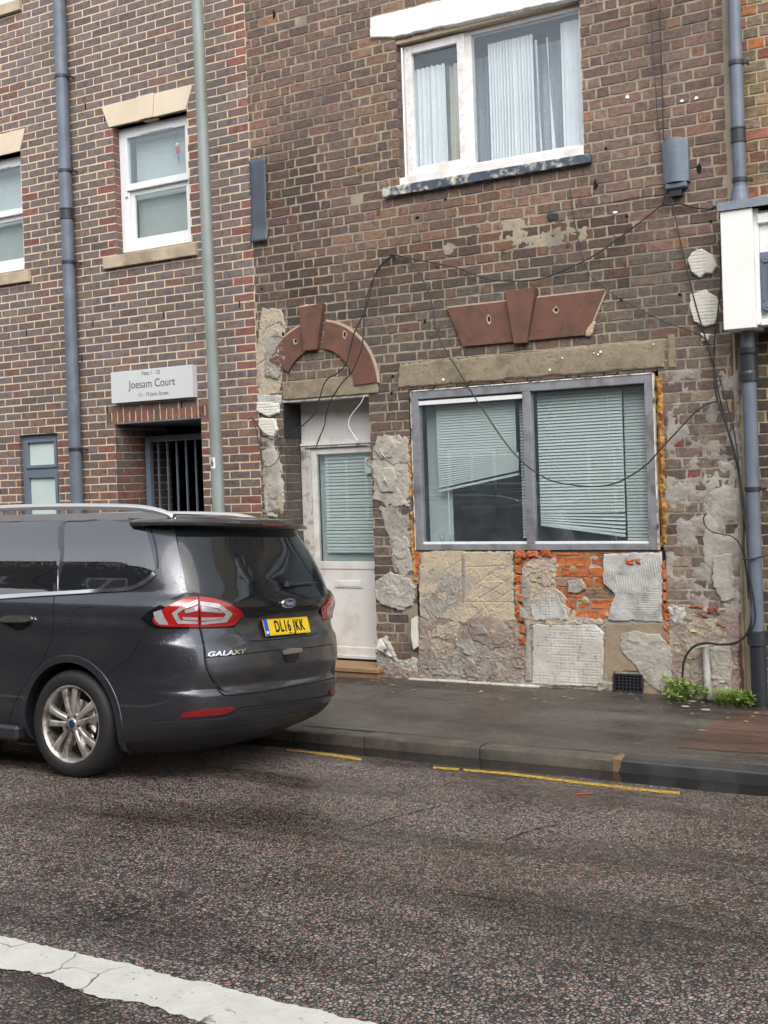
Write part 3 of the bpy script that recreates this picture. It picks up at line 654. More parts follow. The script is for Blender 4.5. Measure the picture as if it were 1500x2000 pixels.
for zc in(3.045,3.41): b.lathe([(.012,-.262),(.03,-.262),(.034,-.25),(.036,-.245)],14,'Y',c0=(4.38,0,zc)); b.lathe([(0,-.268),(.01,-.262),(.012,-.25)],10,'Y',c0=(4.38,0,zc))
b.box(4.352,4.362,-.258,-.245,3.09,3.365); b.box(4.392,4.402,-.258,-.245,3.09,3.365); b.build('iron_bracket',MT['win_blue'],bay)
b=MB(); b.box(4.43,6.4,-.215,-.2005,3.02,3.44); b.build('signboard',MT['frost'],bay)
b=MB(); b.prism([(4.50,3.36),(4.60,3.40),(4.60,3.60),(4.54,3.60)],-.36,-.216); b.build('lamp_hood',MT['white_bright'],bay)
b=MB(); b.box(4.035,6.5,-.315,.0,3.835,3.865); b.raw([(4.04,-.318,3.866),(6.5,-.318,3.866),(6.5,.045,3.93),(4.04,.045,3.93),(4.04,-.318,3.80),(6.5,-.318,3.80)],[(0,1,2,3),(4,5,1,0)]); b.raw([(4.035,-.318,3.866),(4.035,.045,3.93),(4.035,.045,3.835),(4.035,-.318,3.80)],[(0,1,2,3)]); b.build('lead_flashing',MT['lead'],bay)
# ------------------------------------------------------------------ opposite terrace (mirrored in the car and the shop window)
op=empty('opposite_terrace',(0,-12.6,0),'brick terrace across the street, seen mirrored in the dark car windows','building')
op.location=(0,0,0)
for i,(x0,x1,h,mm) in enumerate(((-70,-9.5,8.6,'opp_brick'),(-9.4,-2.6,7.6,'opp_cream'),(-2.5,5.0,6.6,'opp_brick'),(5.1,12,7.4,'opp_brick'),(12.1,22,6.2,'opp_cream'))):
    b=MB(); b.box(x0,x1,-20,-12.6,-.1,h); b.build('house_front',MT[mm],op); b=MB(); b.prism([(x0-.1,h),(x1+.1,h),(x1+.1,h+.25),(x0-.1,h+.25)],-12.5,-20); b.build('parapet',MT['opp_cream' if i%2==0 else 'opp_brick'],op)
    n=int((x1-x0)/2.4); x0=max(x0,-22); n=int((x1-x0)/2.4)
    for k in range(n):
        for zz in(.9,3.6,):
            xc=x0+(k+.5)*(x1-x0)/n; b=MB(); frame_rect(b,xc-.55,xc+.55,zz,zz+1.5,.07,-12.62,-12.58); b.box(xc-.03,xc+.03,-12.62,-12.58,zz+.071,zz+1.429); o=b.build('window_frame',MT['white_bright'],op)
            b=MB(); b.box(xc-.48,xc+.48,-12.605,-12.5995,zz+.07,zz+1.43); b.build('window_pane',MT['gloss_black'],op)
# ------------------------------------------------------------------ old house
old=empty('derelict_house',(0,0,0),'old brown brick house with render hacked off round its shop window and door','building')
GO=.0888
holesO=[(1.105,2.877,4.50,5.87,.12),(1.12,3.445,1.165,2.66,.25),(-.27,.70,-.02,2.63,.34)]
b=MB(); slab(b,PX,4.055,-.1,8.6,.0045,holesO); b.build('mortar',MT['mortar_old'],old,fix=False)
def colO(x,z,h,p,q):
    t=rnd.random(); s=float(fbm(x,z,.9,3,8)); s2=float(fbm(x,z,2.3,2,12))
    if 1.1<x<3.47 and z<1.17:
        return jc((.46,.13,.035) if t<.7 else ((.36,.10,.04) if t<.85 else (.30,.17,.11)),.15)
    if z>3.6:
        if t<.5: c=(.145,.102,.087)
        elif t<.82: c=(.122,.088,.08)
        elif t<.96: c=(.17,.105,.085)
        else: c=(.20,.115,.08)
        if .6<x<1.12 and t>.7: c=(.19,.125,.09)
        if 1.0<x<2.6 and 3.7<z<4.35 and t>.5: c=(.19,.12,.09) if t<.93 else (.25,.14,.09)
        if x<.3 and z<4.9: c=tuple(v*.75 for v in c)
    elif z>2.9:
        c=(.125,.10,.085) if t<.5 else ((.105,.09,.08) if t<.9 else (.155,.10,.08))
        if 3.45<z<3.95 and x>1.3 and x<2.9: c=(.10,.088,.075) if t<.75 else (.17,.12,.085)
    else:
        c=(.13,.10,.085) if t<.6 else ((.10,.08,.072) if t<.98 else (.18,.085,.065))
        if x>3.4: c=(.15,.125,.11) if t<.6 else ((.20,.165,.13) if t<.8 else ((.11,.08,.075) if t<.96 else (.20,.075,.06)))
    k=.75+.5*s; k*=.85+.3*s2
    if 3.3<z<4.0 and -.2<x<3.2: k*=.80-.25*max(0,float(fbm(x,z,1.7,3,21))-.42)*4
    if x<.25 and 4.4<z<5.1: k*=.72
    if 3.8<z<4.5 and .9<x<3: k*=.9
    return jc((c[0]*k*1.06,c[1]*k*.97,c[2]*k*.90),.14)
B=Bricks()
lay(B,PX,4.05,-.03,8.6,0,GO,.229,'flemish',holesO,colO,joint=.0150,jit=.0034,rough=.0012,pv=.003,drift=.03,
    skip=lambda x,z:(1.1<x<3.47 and z<1.17) or rnd.random()<.003)
lay(B,1.14,3.44,-.03,1.16,0,GO,.24,'random',[],colO,joint=.014,jit=.005,rough=.006,pv=.006,drift=.06)
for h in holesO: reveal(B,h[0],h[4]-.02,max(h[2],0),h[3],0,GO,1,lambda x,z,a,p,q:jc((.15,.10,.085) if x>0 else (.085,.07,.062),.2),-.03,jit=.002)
B.finish(old,MT['brick_old'])
b=MB(); b.box(4.0505,4.070,.001,.12,-.1,8.6); b.build('party_return',MT['mortar_old'],old)
# ---- relief patches
def inside(poly,x,z):
    r=np.zeros(x.shape,bool); n=len(poly)
    for i in range(n):
        x1,z1=poly[i]; x2,z2=poly[(i+1)%n]
        c=((z1>z)!=(z2>z))&(x<(x2-x1)*(z-z1)/((z2-z1) if abs(z2-z1)>1e-9 else 1e-9)+x1); r^=c
    return r
def sdist(poly,x,z):
    d=np.full(x.shape,1e9); n=len(poly)
    for i in range(n):
        a=np.array(poly[i]); c=np.array(poly[(i+1)%n]); e=c-a; L=e@e+1e-12
        t=np.clip(((x-a[0])*e[0]+(z-a[1])*e[1])/L,0,1); d=np.minimum(d,np.hypot(x-a[0]-t*e[0],z-a[1]-t*e[1]))
    return np.where(inside(poly,x,z),d,-d)
def relief(name,poly,m,hf,cell=.0075,parent=old,edge=.007,edn=.016,y=0.,seed=1,label=None,wall=.55,floor=-.016):
    """lumpy coat on the wall: hf(x,z) is how far it stands off the brick face"""
    xs_=[p[0] for p in poly]; zs=[p[1] for p in poly]; x0,x1,z0,z1=min(xs_)-.03,max(xs_)+.03,min(zs)-.03,max(zs)+.03
    nx=int((x1-x0)/cell)+2; nz=int((z1-z0)/cell)+2; X,Z=np.meshgrid(np.linspace(x0,x1,nx),np.linspace(z0,z1,nz))
    d=sdist(poly,X,Z)+edn*2*(fbm(X,Z,28,3,seed)-.5)+edn*1.6*(fbm(X,Z,9,2,seed+3)-.5)
    h=hf(X,Z); h=np.minimum(h,floor+np.clip(d/edge,0,None)*(.05))
    J=cell*.28; X2=X+(fbm(X,Z,60,1,seed+5)-.5)*J*2; Z2=Z+(fbm(X,Z,60,1,seed+7)-.5)*J*2
    keep=(h>floor+.0005); idx=-np.ones(X.shape,int); b=MB()
    fl=keep[:-1,:-1]|keep[1:,:-1]|keep[:-1,1:]|keep[1:,1:]
    used=np.zeros(X.shape,bool); used[:-1,:-1]|=fl; used[1:,:-1]|=fl; used[:-1,1:]|=fl; used[1:,1:]|=fl
    jj,ii=np.nonzero(used); idx[jj,ii]=np.arange(len(jj)); hh=np.maximum(h,floor)
    b.v=[(float(X2[j,i]),float(y-hh[j,i]),float(Z2[j,i])) for j,i in zip(jj,ii)]
    for j,i in zip(*np.nonzero(fl)): b.f.append((int(idx[j,i]),int(idx[j,i+1]),int(idx[j+1,i+1]),int(idx[j+1,i])))
    b.m=[0]*len(b.f); b.c=[None]*len(b.f)
    o=b.build(name,m,parent,fix=False,smooth=True); return tag(o,label) if label else o
trow=lambda th,am=.010,s=7,seed=2:(lambda X,Z:th+am*2*(fbm(X,Z,s,4,seed)-.5)+am*.5*(fbm(X,Z,s*5,3,seed+1)-.5))
def ridged(th,am,s,seed):   # trowelled flats that overlap, with torn ridges between
    def f(X,Z):
        wx=X+.09*(fbm(X,Z,5,2,seed+20)-.5)*2; wz=Z+.09*(fbm(X,Z,5,2,seed+30)-.5)*2
        n=fbm(wx,wz,s*.8,3,seed); q=n*10; fl=np.floor(q); fr=q-fl
        steps=((fl*7919+seed*31)%5)/4.-.5                       # every flat at a level of its own
        lip=np.clip(1-np.abs(fr-.04)/.10,0,1)*.55               # raised lip where a flat ends
        r=np.clip(1-np.abs(2*fbm(wx,wz,s*2.2,2,seed+4)-1)*9,0,1)*.5
        return th+am*(steps*.75+lip+r-.2)+am*.45*(fbm(X,Z,s*6,3,seed+1)-.5)
    return f
def smear(amp,thr,s,seed):  # thin smears that let bricks show through
    return lambda X,Z:amp*((fbm(X,Z,s,5,seed)-thr)*6).clip(-1.6,1)+.004*(fbm(X,Z,40,3,seed+2)-.5)
def comb(th,d,p,ang,seed):
    ca,sa=math.cos(ang),math.sin(ang)
    return lambda X,Z:th+d*np.clip((fbm(X,Z,6,3,seed+8)-.36)*7,0,1)*np.sin((X*ca+Z*sa+.006*fbm(X,Z,12,2,seed))*2*math.pi/p)+.007*(fbm(X,Z,16,4,seed)-.5)
def meshimp(th,d,px_,pz,seed):
    def f(X,Z):
        a=np.abs(((X+.01*fbm(X,Z,5,2,seed))/px_)%1-.5); c=np.abs(((Z+.006*fbm(X,Z,5,2,seed+1))/pz)%1-.5)
        return th-d*np.clip((fbm(X,Z,6,3,seed+8)-.34)*7,0,1)*np.clip(np.maximum(1-(.5-a)*px_/.004,1-(.5-c)*pz/.004),0,1)+.007*(fbm(X,Z,9,4,seed)-.5)
    return f
Q=W2
# ---- panel under the shop window
relief('base_coat',Q([(818,1078),(1003,1078),(1006,1215),(1030,1262),(1040,1345),(818,1335)]),MT['render_grey'],ridged(.012,.012,6,101),seed=101)
relief('base_coat',Q([(1028,1196),(1110,1202),(1180,1212),(1310,1212),(1312,1360),(1030,1345)]),MT['render_grey'],ridged(.012,.010,7,102),seed=102)
relief('base_coat',Q([(1020,1108),(1050,1092),(1092,1100),(1082,1150),(1112,1190),(1112,1212),(1024,1212)]),MT['cream_stone'],ridged(.014,.012,7,103),seed=103)
relief('base_coat',Q([(1308,1190),(1442,1190),(1446,1372),(1308,1368)]),MT['pink_rubble'],ridged(.010,.014,7,104),seed=104)
SEG=[Q(list(t)) for t in(((915,1212),(1004,1150)),((930,1142),(985,1100)),((920,1180),(1000,1128)),((935,1165),(968,1213)),((870,1115),(905,1092)),((885,1130),(912,1108)),((955,1118),(985,1135)),((960,1195),(1000,1170)),((905,1175),(1003,1176)),((905,1108),(1003,1104)))]
def scratched(X,Z):
    h=ridged(.020,.005,4,3)(X,Z)
    for p,q in SEG:
        dx,dz=q[0]-p[0],q[1]-p[1]; L=dx*dx+dz*dz; t=np.clip(((X-p[0])*dx+(Z-p[1])*dz)/L,0,1); d=np.hypot(X-p[0]-t*dx,Z-p[1]-t*dz)+.004*(fbm(X,Z,30,2,5)-.5)
        h=h-.007*np.clip(1-d/.006,0,1)
    return h
MT['cream_slab']=mat('cream_slab',(.52,.43,.29),(.44,.365,.27),scale=8,rough=.92,bump=1.,bscale=45,bd=.008,c3=(.36,.31,.26),s3=4,speck=.7)
relief('cream_stone_slab',Q([(826,1076),(1002,1076),(1008,1213),(905,1216),(822,1205),(818,1120)]),MT['cream_slab'],scratched,cell=.005,edge=.010,seed=3)
relief('adhesive_dab',Q([(826,1125),(850,1105),(856,1080),(872,1078),(872,1110),(902,1128),(903,1200),(880,1212),(835,1205),(822,1165)]),MT['render_grey'],ridged(.021,.010,5,6),seed=6)
relief('adhesive_dab',Q([(903,1080),(912,1080),(914,1140),(906,1190),(902,1150)]),MT['render_grey'],trow(.022,.006,12,7),seed=7,edn=.006)
relief('rubble_patch',Q([(820,1203),(1015,1210),(1030,1262),(1030,1330),(818,1332)]),MT['pink_rubble'],ridged(.017,.018,6,9),seed=9)
relief('rubble_patch',Q([(832,1208),(900,1212),(895,1262),(850,1270),(830,1240)]),MT['cream_stone'],ridged(.020,.014,9,10),seed=10)
relief('adhesive_dab',Q([(905,1205),(960,1200),(1008,1212),(1012,1258),(960,1268),(925,1250)]),MT['pink_rubble'],ridged(.021,.008,5,11),seed=11)
relief('adhesive_dab',Q([(918,1218),(948,1215),(955,1238),(925,1240)]),MT['render_grey'],comb(.030,.004,.016,1.2,12),cell=.006,seed=12)
relief('rubble_patch',Q([(835,1262),(900,1270),(960,1285),(985,1300),(975,1325),(900,1322),(840,1318)]),MT['render_grey'],ridged(.020,.018,7,13),seed=13)
relief('rubble_patch',Q([(985,1275),(1025,1272),(1028,1320),(985,1325),(978,1300)]),MT['pink_rubble'],ridged(.020,.014,6,14),seed=14)
relief('plaster_patch',Q([(1022,1098),(1060,1085),(1086,1092),(1086,1150),(1105,1165),(1110,1205),(1180,1210),(1180,1222),(1030,1222),(1026,1165)]),MT['cream_stone'],ridged(.020,.014,8,15),seed=15)
relief('adhesive_bed',Q([(1020,1105),(1040,1140),(1034,1200),(1040,1330),(1026,1330),(1028,1240),(1018,1150)]),MT['render_grey'],trow(.028,.006,10,16),seed=16,edn=.006)
relief('mesh_patch',Q([(1037,1170),(1060,1160),(1090,1162),(1110,1190),(1108,1210),(1040,1212)]),MT['adhesive_white'],meshimp(.025,.006,.028,.024,17),cell=.006,seed=17)
relief('combed_adhesive',Q([(1178,1080),(1296,1078),(1294,1215),(1185,1213),(1192,1180),(1202,1162),(1178,1140)]),MT['adhesive_white'],lambda X,Z:np.where(Z>.86+.06*(fbm(X,Z,3,2,5)-.5)*4,comb(.024,.004,.021,.12,18)(X,Z),comb(.023,.0035,.019,1.55,19)(X,Z)),cell=.0065,seed=18,edge=.010,edn=.008)
relief('mesh_slab',Q([(1040,1218),(1165,1218),(1182,1235),(1180,1335),(1165,1343),(1040,1338)]),MT['mesh_render'],meshimp(.024,.005,.040,.0235,20),cell=.0065,seed=20,edge=.012,edn=.008)
relief('tan_stone_slab',Q([(1182,1216),(1306,1214),(1312,1362),(1256,1356),(1256,1312),(1201,1313),(1200,1350),(1178,1350)]),MT['tan_stone'],trow(.016,.003,10,21),seed=21,edge=.012,edn=.004)
relief('plaster_dab',Q([(1212,1238),(1230,1232),(1290,1238),(1312,1260),(1318,1330),(1290,1352),(1258,1330),(1240,1300),(1212,1270)]),MT['render_beige'],ridged(.024,.007,9,22),cell=.008,seed=22)
relief('base_lump',Q([(1170,1325),(1200,1330),(1200,1352),(1165,1352)]),MT['render_grey'],ridged(.04,.014,9,24),seed=24)
relief('plaster_smear',Q([(1078,1078),(1200,1078),(1200,1205),(1090,1205)]),MT['cream_stone'],smear(.011,.64,10,105),seed=105)
relief('plaster_smear',Q([(1110,1135),(1135,1130),(1145,1150),(1128,1162),(1112,1155)]),MT['render_grey'],ridged(.016,.008,8,106),seed=106)
relief('plaster_smear',Q([(1005,1080),(1030,1080),(1034,1260),(1008,1262)]),MT['render_grey'],smear(.034,.50,10,107),seed=107)
# bead of plastic trim and stone ledge at the foot
b=MB(); x=1.05
while x<2.3:
    L=rnd.uniform(.18,.4); b.box(x,min(x+L-.01,2.33),-.062,-.01,-.03+rnd.uniform(-.004,.004),.012+rnd.uniform(-.004,.004),ch=.006); x+=L
b.build('base_bead',MT['mesh_render'],old)
# ---- brick pier left of the window
relief('adhesive_dab',Q([(738,852),(780,848),(800,860),(803,930),(800,990),(765,990),(728,975),(726,905)]),MT['render_beige'],ridged(.012,.009,6,30),seed=30,edn=.032)
relief('adhesive_dab',Q([(735,860),(765,852),(776,872),(770,895),(745,898),(732,882)]),MT['render_beige'],ridged(.024,.006,5,31),cell=.008,seed=31,edn=.006)
relief('adhesive_dab',Q([(740,915),(768,912),(778,935),(770,962),(745,962),(735,938)]),MT['render_beige'],ridged(.026,.007,7,32),cell=.008,seed=32,edn=.006)
relief('mortar_smear',Q([(740,990),(800,988),(806,1120),(770,1120),(760,1060)]),MT['render_grey'],smear(.010,.42,6,33),seed=33)
relief('adhesive_dab',Q([(765,1050),(800,1045),(805,1110),(785,1130),(768,1090)]),MT['render_beige'],ridged(.014,.010,6,34),seed=34,edn=.032)
relief('adhesive_dab',Q([(735,1135),(765,1122),(805,1130),(812,1170),(785,1190),(750,1182),(735,1165)]),MT['render_beige'],ridged(.015,.010,6,35),seed=35,edn=.032)
relief('base_lump',Q([(738,1255),(756,1245),(780,1290),(815,1285),(820,1330),(740,1330)]),MT['render_beige'],ridged(.024,.020,6,36),seed=36,edn=.032)
relief('foot_render',Q([(738,1300),(760,1290),(820,1310),(820,1335),(735,1332)]),MT['pink_rubble'],ridged(.030,.018,8,37),seed=37)
b=MB()
for px,py in((750,885),(755,935)):
    q=onY(px,py); b.raw([(q[0]-.02,-.045,q[2]+.06),(q[0]+.0,-.06,q[2]-.02),(q[0]+.05,-.045,q[2]-.065),(q[0]+.025,-.075,q[2]-.01)],[(0,1,3),(1,2,3),(0,3,2),(0,2,1)])
b.build('render_flake',MT['eps'],old,fix=False)
b=MB(); P_=Q([(750,1245),(772,1280),(742,1262)]); b.prism(P_,-.085,-.06); b.build('render_flake',MT['white_flaky'],old)
b=MB(); P_=Q([(808,1208),(818,1202),(820,1262),(812,1268),(807,1240)]); b.prism(P_,-.05,-.0); b.build('bead_strip',MT['eps'],old,bevel=.004)
# ---- right pier
relief('mortar_smear',Q([(1300,720),(1440,720),(1448,1200),(1300,1200)]),MT['render_grey'],smear(.007,.505,8,40),cell=.010,seed=40)
relief('mortar_smear',Q([(1372,900),(1442,900),(1446,1200),(1375,1200)]),MT['render_beige'],smear(.009,.49,8,41),cell=.010,seed=41)
relief('adhesive_dab',Q([(1390,1085),(1432,1080),(1436,1170),(1410,1175),(1392,1140)]),MT['render_beige'],trow(.017,.006,6,42),seed=42)
relief('rubble_patch',Q([(1306,1180),(1345,1180),(1440,1195),(1444,1240),(1438,1370),(1310,1368)]),MT['pink_rubble'],ridged(.020,.014,7,43),seed=43)
relief('adhesive_dab',Q([(1306,1185),(1342,1182),(1342,1218),(1328,1224),(1308,1205)]),MT['adhesive_white'],ridged(.030,.012,9,44),cell=.008,seed=44)
relief('rubble_patch',Q([(1345,1215),(1400,1205),(1420,1225),(1432,1255),(1428,1365),(1318,1365),(1318,1250)]),MT['cream_stone'],ridged(.022,.012,7,45),seed=45)
relief('render_lump',Q([(1385,1262),(1428,1255),(1430,1355),(1390,1362)]),MT['render_beige'],ridged(.028,.010,5,46),seed=46)
b=MB()
for px,py,w_,h_ in((1345,1208,.07,.04),(1360,1185,.1,.04),(1395,1192,.08,.05),(1375,1200,.09,.045),(1410,1218,.06,.05),(1355,1230,.08,.05)):
    q=onY(px,py); B2=MB()
    brick_geo(B2,Vector((q[0],0,q[2])),X_,FN,-w_/2,w_/2,-h_/2,h_/2,depth=.05,jit=.012,proud=.03,ch=.012,c=jc(rnd.choice([(.25,.07,.05),(.30,.16,.10),(.38,.30,.2)])),rough=.008); B2.build('rubble_stone',MT['brick_old'],old,fix=False)
# broken orange brick ends beside the right jamb and inner strip
def broken(pts,w_,h_,c,pr=.02):
    for px,py in pts:
        q=onY(px,py); B2=MB(); brick_geo(B2,Vector((q[0],0,q[2])),X_,FN,-w_/2*rnd.uniform(.7,1.2),w_/2*rnd.uniform(.7,1.2),-h_/2,h_/2,depth=.04,jit=.006,proud=pr,ch=.008,c=jc(c,.2),rough=.007); B2.build('broken_brick',MT['brick_old'],old,fix=False)
broken([(1294,1103),(1297,1122),(1298,1145),(1299,1165),(1301,1187),(1303,1206),(1304,1228),(1306,1250)],.05,.07,(.42,.13,.05))
broken([(1012,1092),(1014,1112),(1013,1130),(1015,1150),(1017,1168),(1016,1190),(1020,1205),(1022,1228),(1024,1252)],.06,.068,(.44,.12,.035),.03)
broken([(1018,1081),(1042,1081),(1068,1080)],.11,.06,(.42,.11,.04),.034)
broken([(1232,1097),(1248,1095)],.05,.04,(.44,.13,.04),.04)
b=MB(); P_=Q([(1294,1075),(1300,1075),(1302,1195),(1298,1195)]); b.prism(P_,-.0105,.005); b.build('dark_gap',MT['void'],old)
b=MB(); P_=Q([(816,1140),(826,1140),(832,1205),(826,1212),(818,1200)]); b.prism(P_,-.016,.005); b.build('dark_gap',MT['void'],old)
# ---- expanding foam round the frame
def foam(px,wd,seed):
    P_=Q(px); dx=.022 if seed>=52 else -.012; A=[(x+dx-wd/2,z) for x,z in P_]; C=[(x+dx+wd/2,z) for x,z in P_[::-1]]
    return relief('expanding_foam',A+C,MT['foam'],lambda X,Z:.022+.075*(fbm(X,Z,24,3,seed)-.5)+.07*(fbm(X,Z,9,2,seed+2)-.5),cell=.007,seed=seed,edn=.010,edge=.03,floor=-.03)
foam([(802,865),(803,910),(804,955),(805,975)],.062,50); foam([(806,995),(807,1040),(809,1080),(811,1115),(814,1138)],.066,51)
foam([(1282,735),(1285,790),(1286,850),(1288,900),(1290,960),(1292,1010),(1293,1068)],.078,52); foam([(1295,845),(1305,835),(1300,855)],.04,53)
# ---- concrete lintels
relief('concrete_lintel',[(1.02,2.665),(3.50,2.665),(3.515,2.90),(1.035,2.885)],MT['concrete'],trow(.014,.004,14,60),cell=.012,seed=60,edge=.008,edn=.006)
relief('lintel_end',[(3.53,2.655),(3.60,2.655),(3.60,2.935),(3.53,2.93)],MT['concrete'],trow(.010,.003,14,61),seed=61,edge=.008,edn=.004)
relief('door_lintel',[(-.262,2.632),(.81,2.632),(.815,2.83),(-.262,2.81)],MT['concrete'],trow(.016,.004,14,62),seed=62,edge=.008,edn=.005)
b=MB(); b.box(-.27,.70,.0,.32,2.612,2.631); b.build('lintel_soffit',MT['frame_peel'],old)
b=MB(); b.box(-.268,-.255,.001,.3,2.28,2.611); b.build('soffit_board',MT['black'],old)
for px,py in((868,742),(1162,690),(1175,688),(1170,693),(1076,723),(1278,673),(1100,700)):
    q=onY(px,py); b=MB(); b.lathe([(rnd.uniform(.007,.016),-.026),(.004,-.030)],7,'Y',c0=(q[0],0,q[2])); b.f.append(tuple(range(7,14))); b.m.append(0); b.c.append(None); b.build('paint_fleck',MT['white_print'],old,fix=False)
# ---- red-brown stucco arch and flat arch with keystones
def arcpts(cx,cz,r,a0,a1,n,sx=1): return [(cx+r*sx*math.cos(R_(a0+(a1-a0)*k/n)),cz+r*math.sin(R_(a0+(a1-a0)*k/n))) for k in range(n+1)]
acx,acz=.165,2.70
def arch_piece(a0,a1,name,m=MT['stucco_brown'],ro=.655,ri=.40,y0=-.028,n=14):
    b=MB(); o=arcpts(acx,acz,ro,a0,a1,n,.985); i=arcpts(acx,acz,ri,a0,a1,n,.985)
    for k in range(n):
        vs_=[(p[0],y,p[1]) for y in(y0,.002) for p in(o[k],o[k+1],i[k+1],i[k])]
        fs=[(0,1,2,3),(0,4,5,1),(3,2,6,7)]
        if k==0: fs.append((0,3,7,4))
        if k==n-1: fs.append((1,5,6,2))
        b.raw(vs_,fs)
    return b.build(name,m,old,bevel=0)
arch_piece(3,81,'arch_ring'); arch_piece(97,150,'arch_ring')
arch_piece(2.5,81,'arch_edge',MT['stucco_edge'],.675,.654,-.020); arch_piece(97,160,'arch_edge',MT['stucco_edge'],.675,.654,-.020)
b=MB(); b.prism([(.03,3.085),(.178,3.085),(.268,3.52),(-.01,3.50)],-.062,.0); b.build('keystone',MT['stucco_brown'],old,bevel=.006)
relief('keystone_chip',[(-.02,3.49),(.27,3.50),(.27,3.53),(-.02,3.53)],MT['stucco_edge'],trow(.05,.01,12,65),seed=65,edn=.008,edge=.01)
b=MB(); b.prism([(1.699,2.985),(2.205,2.985),(2.15,3.345),(1.553,3.345)],-.028,.0); b.build('flat_arch',MT['stucco_brown'],old,bevel=.005)
b=MB(); b.prism([(2.325,2.985),(2.855,2.985),(3.03,3.345),(2.41,3.345)],-.028,.0); b.build('flat_arch',MT['stucco_brown'],old,bevel=.005)
b=MB(); b.prism([(2.205,2.965),(2.325,2.965),(2.42,3.43),(2.135,3.43)],-.065,.0); b.build('keystone',MT['stucco_brown'],old,bevel=.006)
b=MB(); b.prism([(2.856,2.985),(2.868,2.985),(3.048,3.352),(3.031,3.352)],-.022,.0); b.prism([(2.421,3.3455),(3.03,3.3455),(3.03,3.357),(2.421,3.357)],-.022,.0); b.prism([(1.553,3.3455),(2.149,3.3455),(2.149,3.357),(1.553,3.357)],-.022,.0); b.build('flat_arch_edge',MT['stucco_edge'],old)
relief('stucco_chip',Q([(592,612),(602,604),(603,628),(596,640)]),MT['stucco_edge'],trow(.004,.004,12,115),y=-.028,seed=115,floor=-.004); relief('stucco_chip',Q([(1150,640),(1162,632),(1158,652),(1146,656)]),MT['stucco_edge'],trow(.004,.004,12,116),y=-.028,seed=116,floor=-.004)
for px,py in((957,625),(1088,607),(676,655),(581,667),(556,655)):   # knocked holes
    q=onY(px,py); P_=[(q[0]+.03*math.cos(t)*rnd.uniform(.5,1.1),q[2]+.045*math.sin(t)*rnd.uniform(.5,1.1)) for t in np.linspace(0,6.28,10)[:-1]]
    b=MB(); b.prism(P_,-.0305,-.02); b.build('knocked_hole',MT['stucco_edge'],old)
    P2=[(q[0]+(x-q[0])*.6+.004,q[2]+(z-q[2])*.6+.004) for x,z in P_]; b=MB(); b.prism(P2,-.0315,-.02); b.build('knocked_hole',MT['void'],old)
# ---- damaged strip left of the door
relief('render_patch',Q([(512,600),(548,605),(560,640),(555,720),(545,770),(505,775),(500,700)]),MT['cream_stone'],ridged(.007,.009,7,70),seed=70)
relief('render_patch',Q([(540,640),(556,650),(560,700),(545,740),(520,735),(518,690)]),MT['render_grey'],ridged(.026,.010,8,71),seed=71)
relief('mesh_patch',Q([(503,770),(550,772),(550,790),(540,790),(505,790)]),MT['adhesive_white'],meshimp(.018,.006,.022,.02,72),cell=.006,seed=72,edn=.004)
relief('insulation_piece',Q([(504,785),(547,787),(547,808),(525,814),(503,803)]),MT['eps'],meshimp(.035,.006,.3,.028,73),cell=.006,seed=73,edn=.006,edge=.006)
relief('insulation_piece',Q([(508,815),(540,818),(544,840),(535,858),(518,852),(507,835)]),MT['eps'],meshimp(.035,.006,.3,.028,74),cell=.006,seed=74,edn=.006,edge=.006)
relief('mortar_smear',Q([(510,855),(552,850),(556,1010),(516,1010)]),MT['render_beige'],smear(.016,.44,6,75),seed=75)
relief('mortar_smear',Q([(515,935),(553,935),(553,1020),(518,1020)]),MT['cream_stone'],smear(.014,.42,7,76),seed=76)
# general soft scars on brickwork
relief('mortar_smear',Q([(850,440),(1150,420),(1150,470),(1120,480),(870,500)]),MT['mortar_old'],smear(.006,.60,4,77),seed=77)
# polystyrene discs left on the wall
for poly,s in(([(1352,492),(1370,485),(1395,498),(1402,520),(1392,536),(1378,536),(1368,545),(1350,530),(1342,508)],80),([(1350,575),(1378,566),(1402,580),(1408,605),(1400,632),(1378,640),(1355,628),(1348,600)],81),([(1368,650),(1388,652),(1385,665),(1372,668)],82)):
    relief('insulation_disc',Q(poly),MT['eps'],meshimp(.030,.007,.05,.027,s),cell=.006,seed=s,edn=.006,edge=.006)
# rusty ties, voids and cracked joints
def blob(name,pts,m,w_=.02,h_=.03,y=-.006,seed=0):
    for px,py in pts:
        q=onY(px,py); P_=[(q[0]+w_*math.cos(t)*rnd.uniform(.4,1.2),q[2]+h_*math.sin(t)*rnd.uniform(.4,1.2)) for t in np.linspace(0,6.28,9)[:-1]]
        b=MB(); b.prism(P_,y-rnd.uniform(0,.003),.01); b.build(name,m,old)
blob('rusty_wall_tie',[(617,548),(758,642),(1110,478),(1200,463),(983,490),(858,640),(855,520),(1222,515)],MT['rust'],.008,.03,-.010)
blob('missing_brick_hole',[(1163,362),(1366,330),(535,28)],MT['void'],.022,.05,-.0045)
blob('missing_brick_hole',[(815,425),(1213,585),(1388,432),(1395,405),(1372,570),(765,768),(768,735),(512,565),(1328,575),(830,628),(1184,290),(1224,422),(870,390)],MT['void'],.016,.016,-.0045)
blob('red_brick_scar',[(530,395),(700,330),(740,415)],MT['rust'],.03,.03,-.0045)
blob('white_fleck',[(1332,197),(1360,192),(1225,190),(1202,415)],MT['white_print'],.02,.016,-.006)
relief('dark_bitumen_patch',Q([(1068,416),(1092,413),(1093,430),(1070,433)]),MT['pipe_dark'],trow(.006,.003,10,90),seed=90,edn=.006)
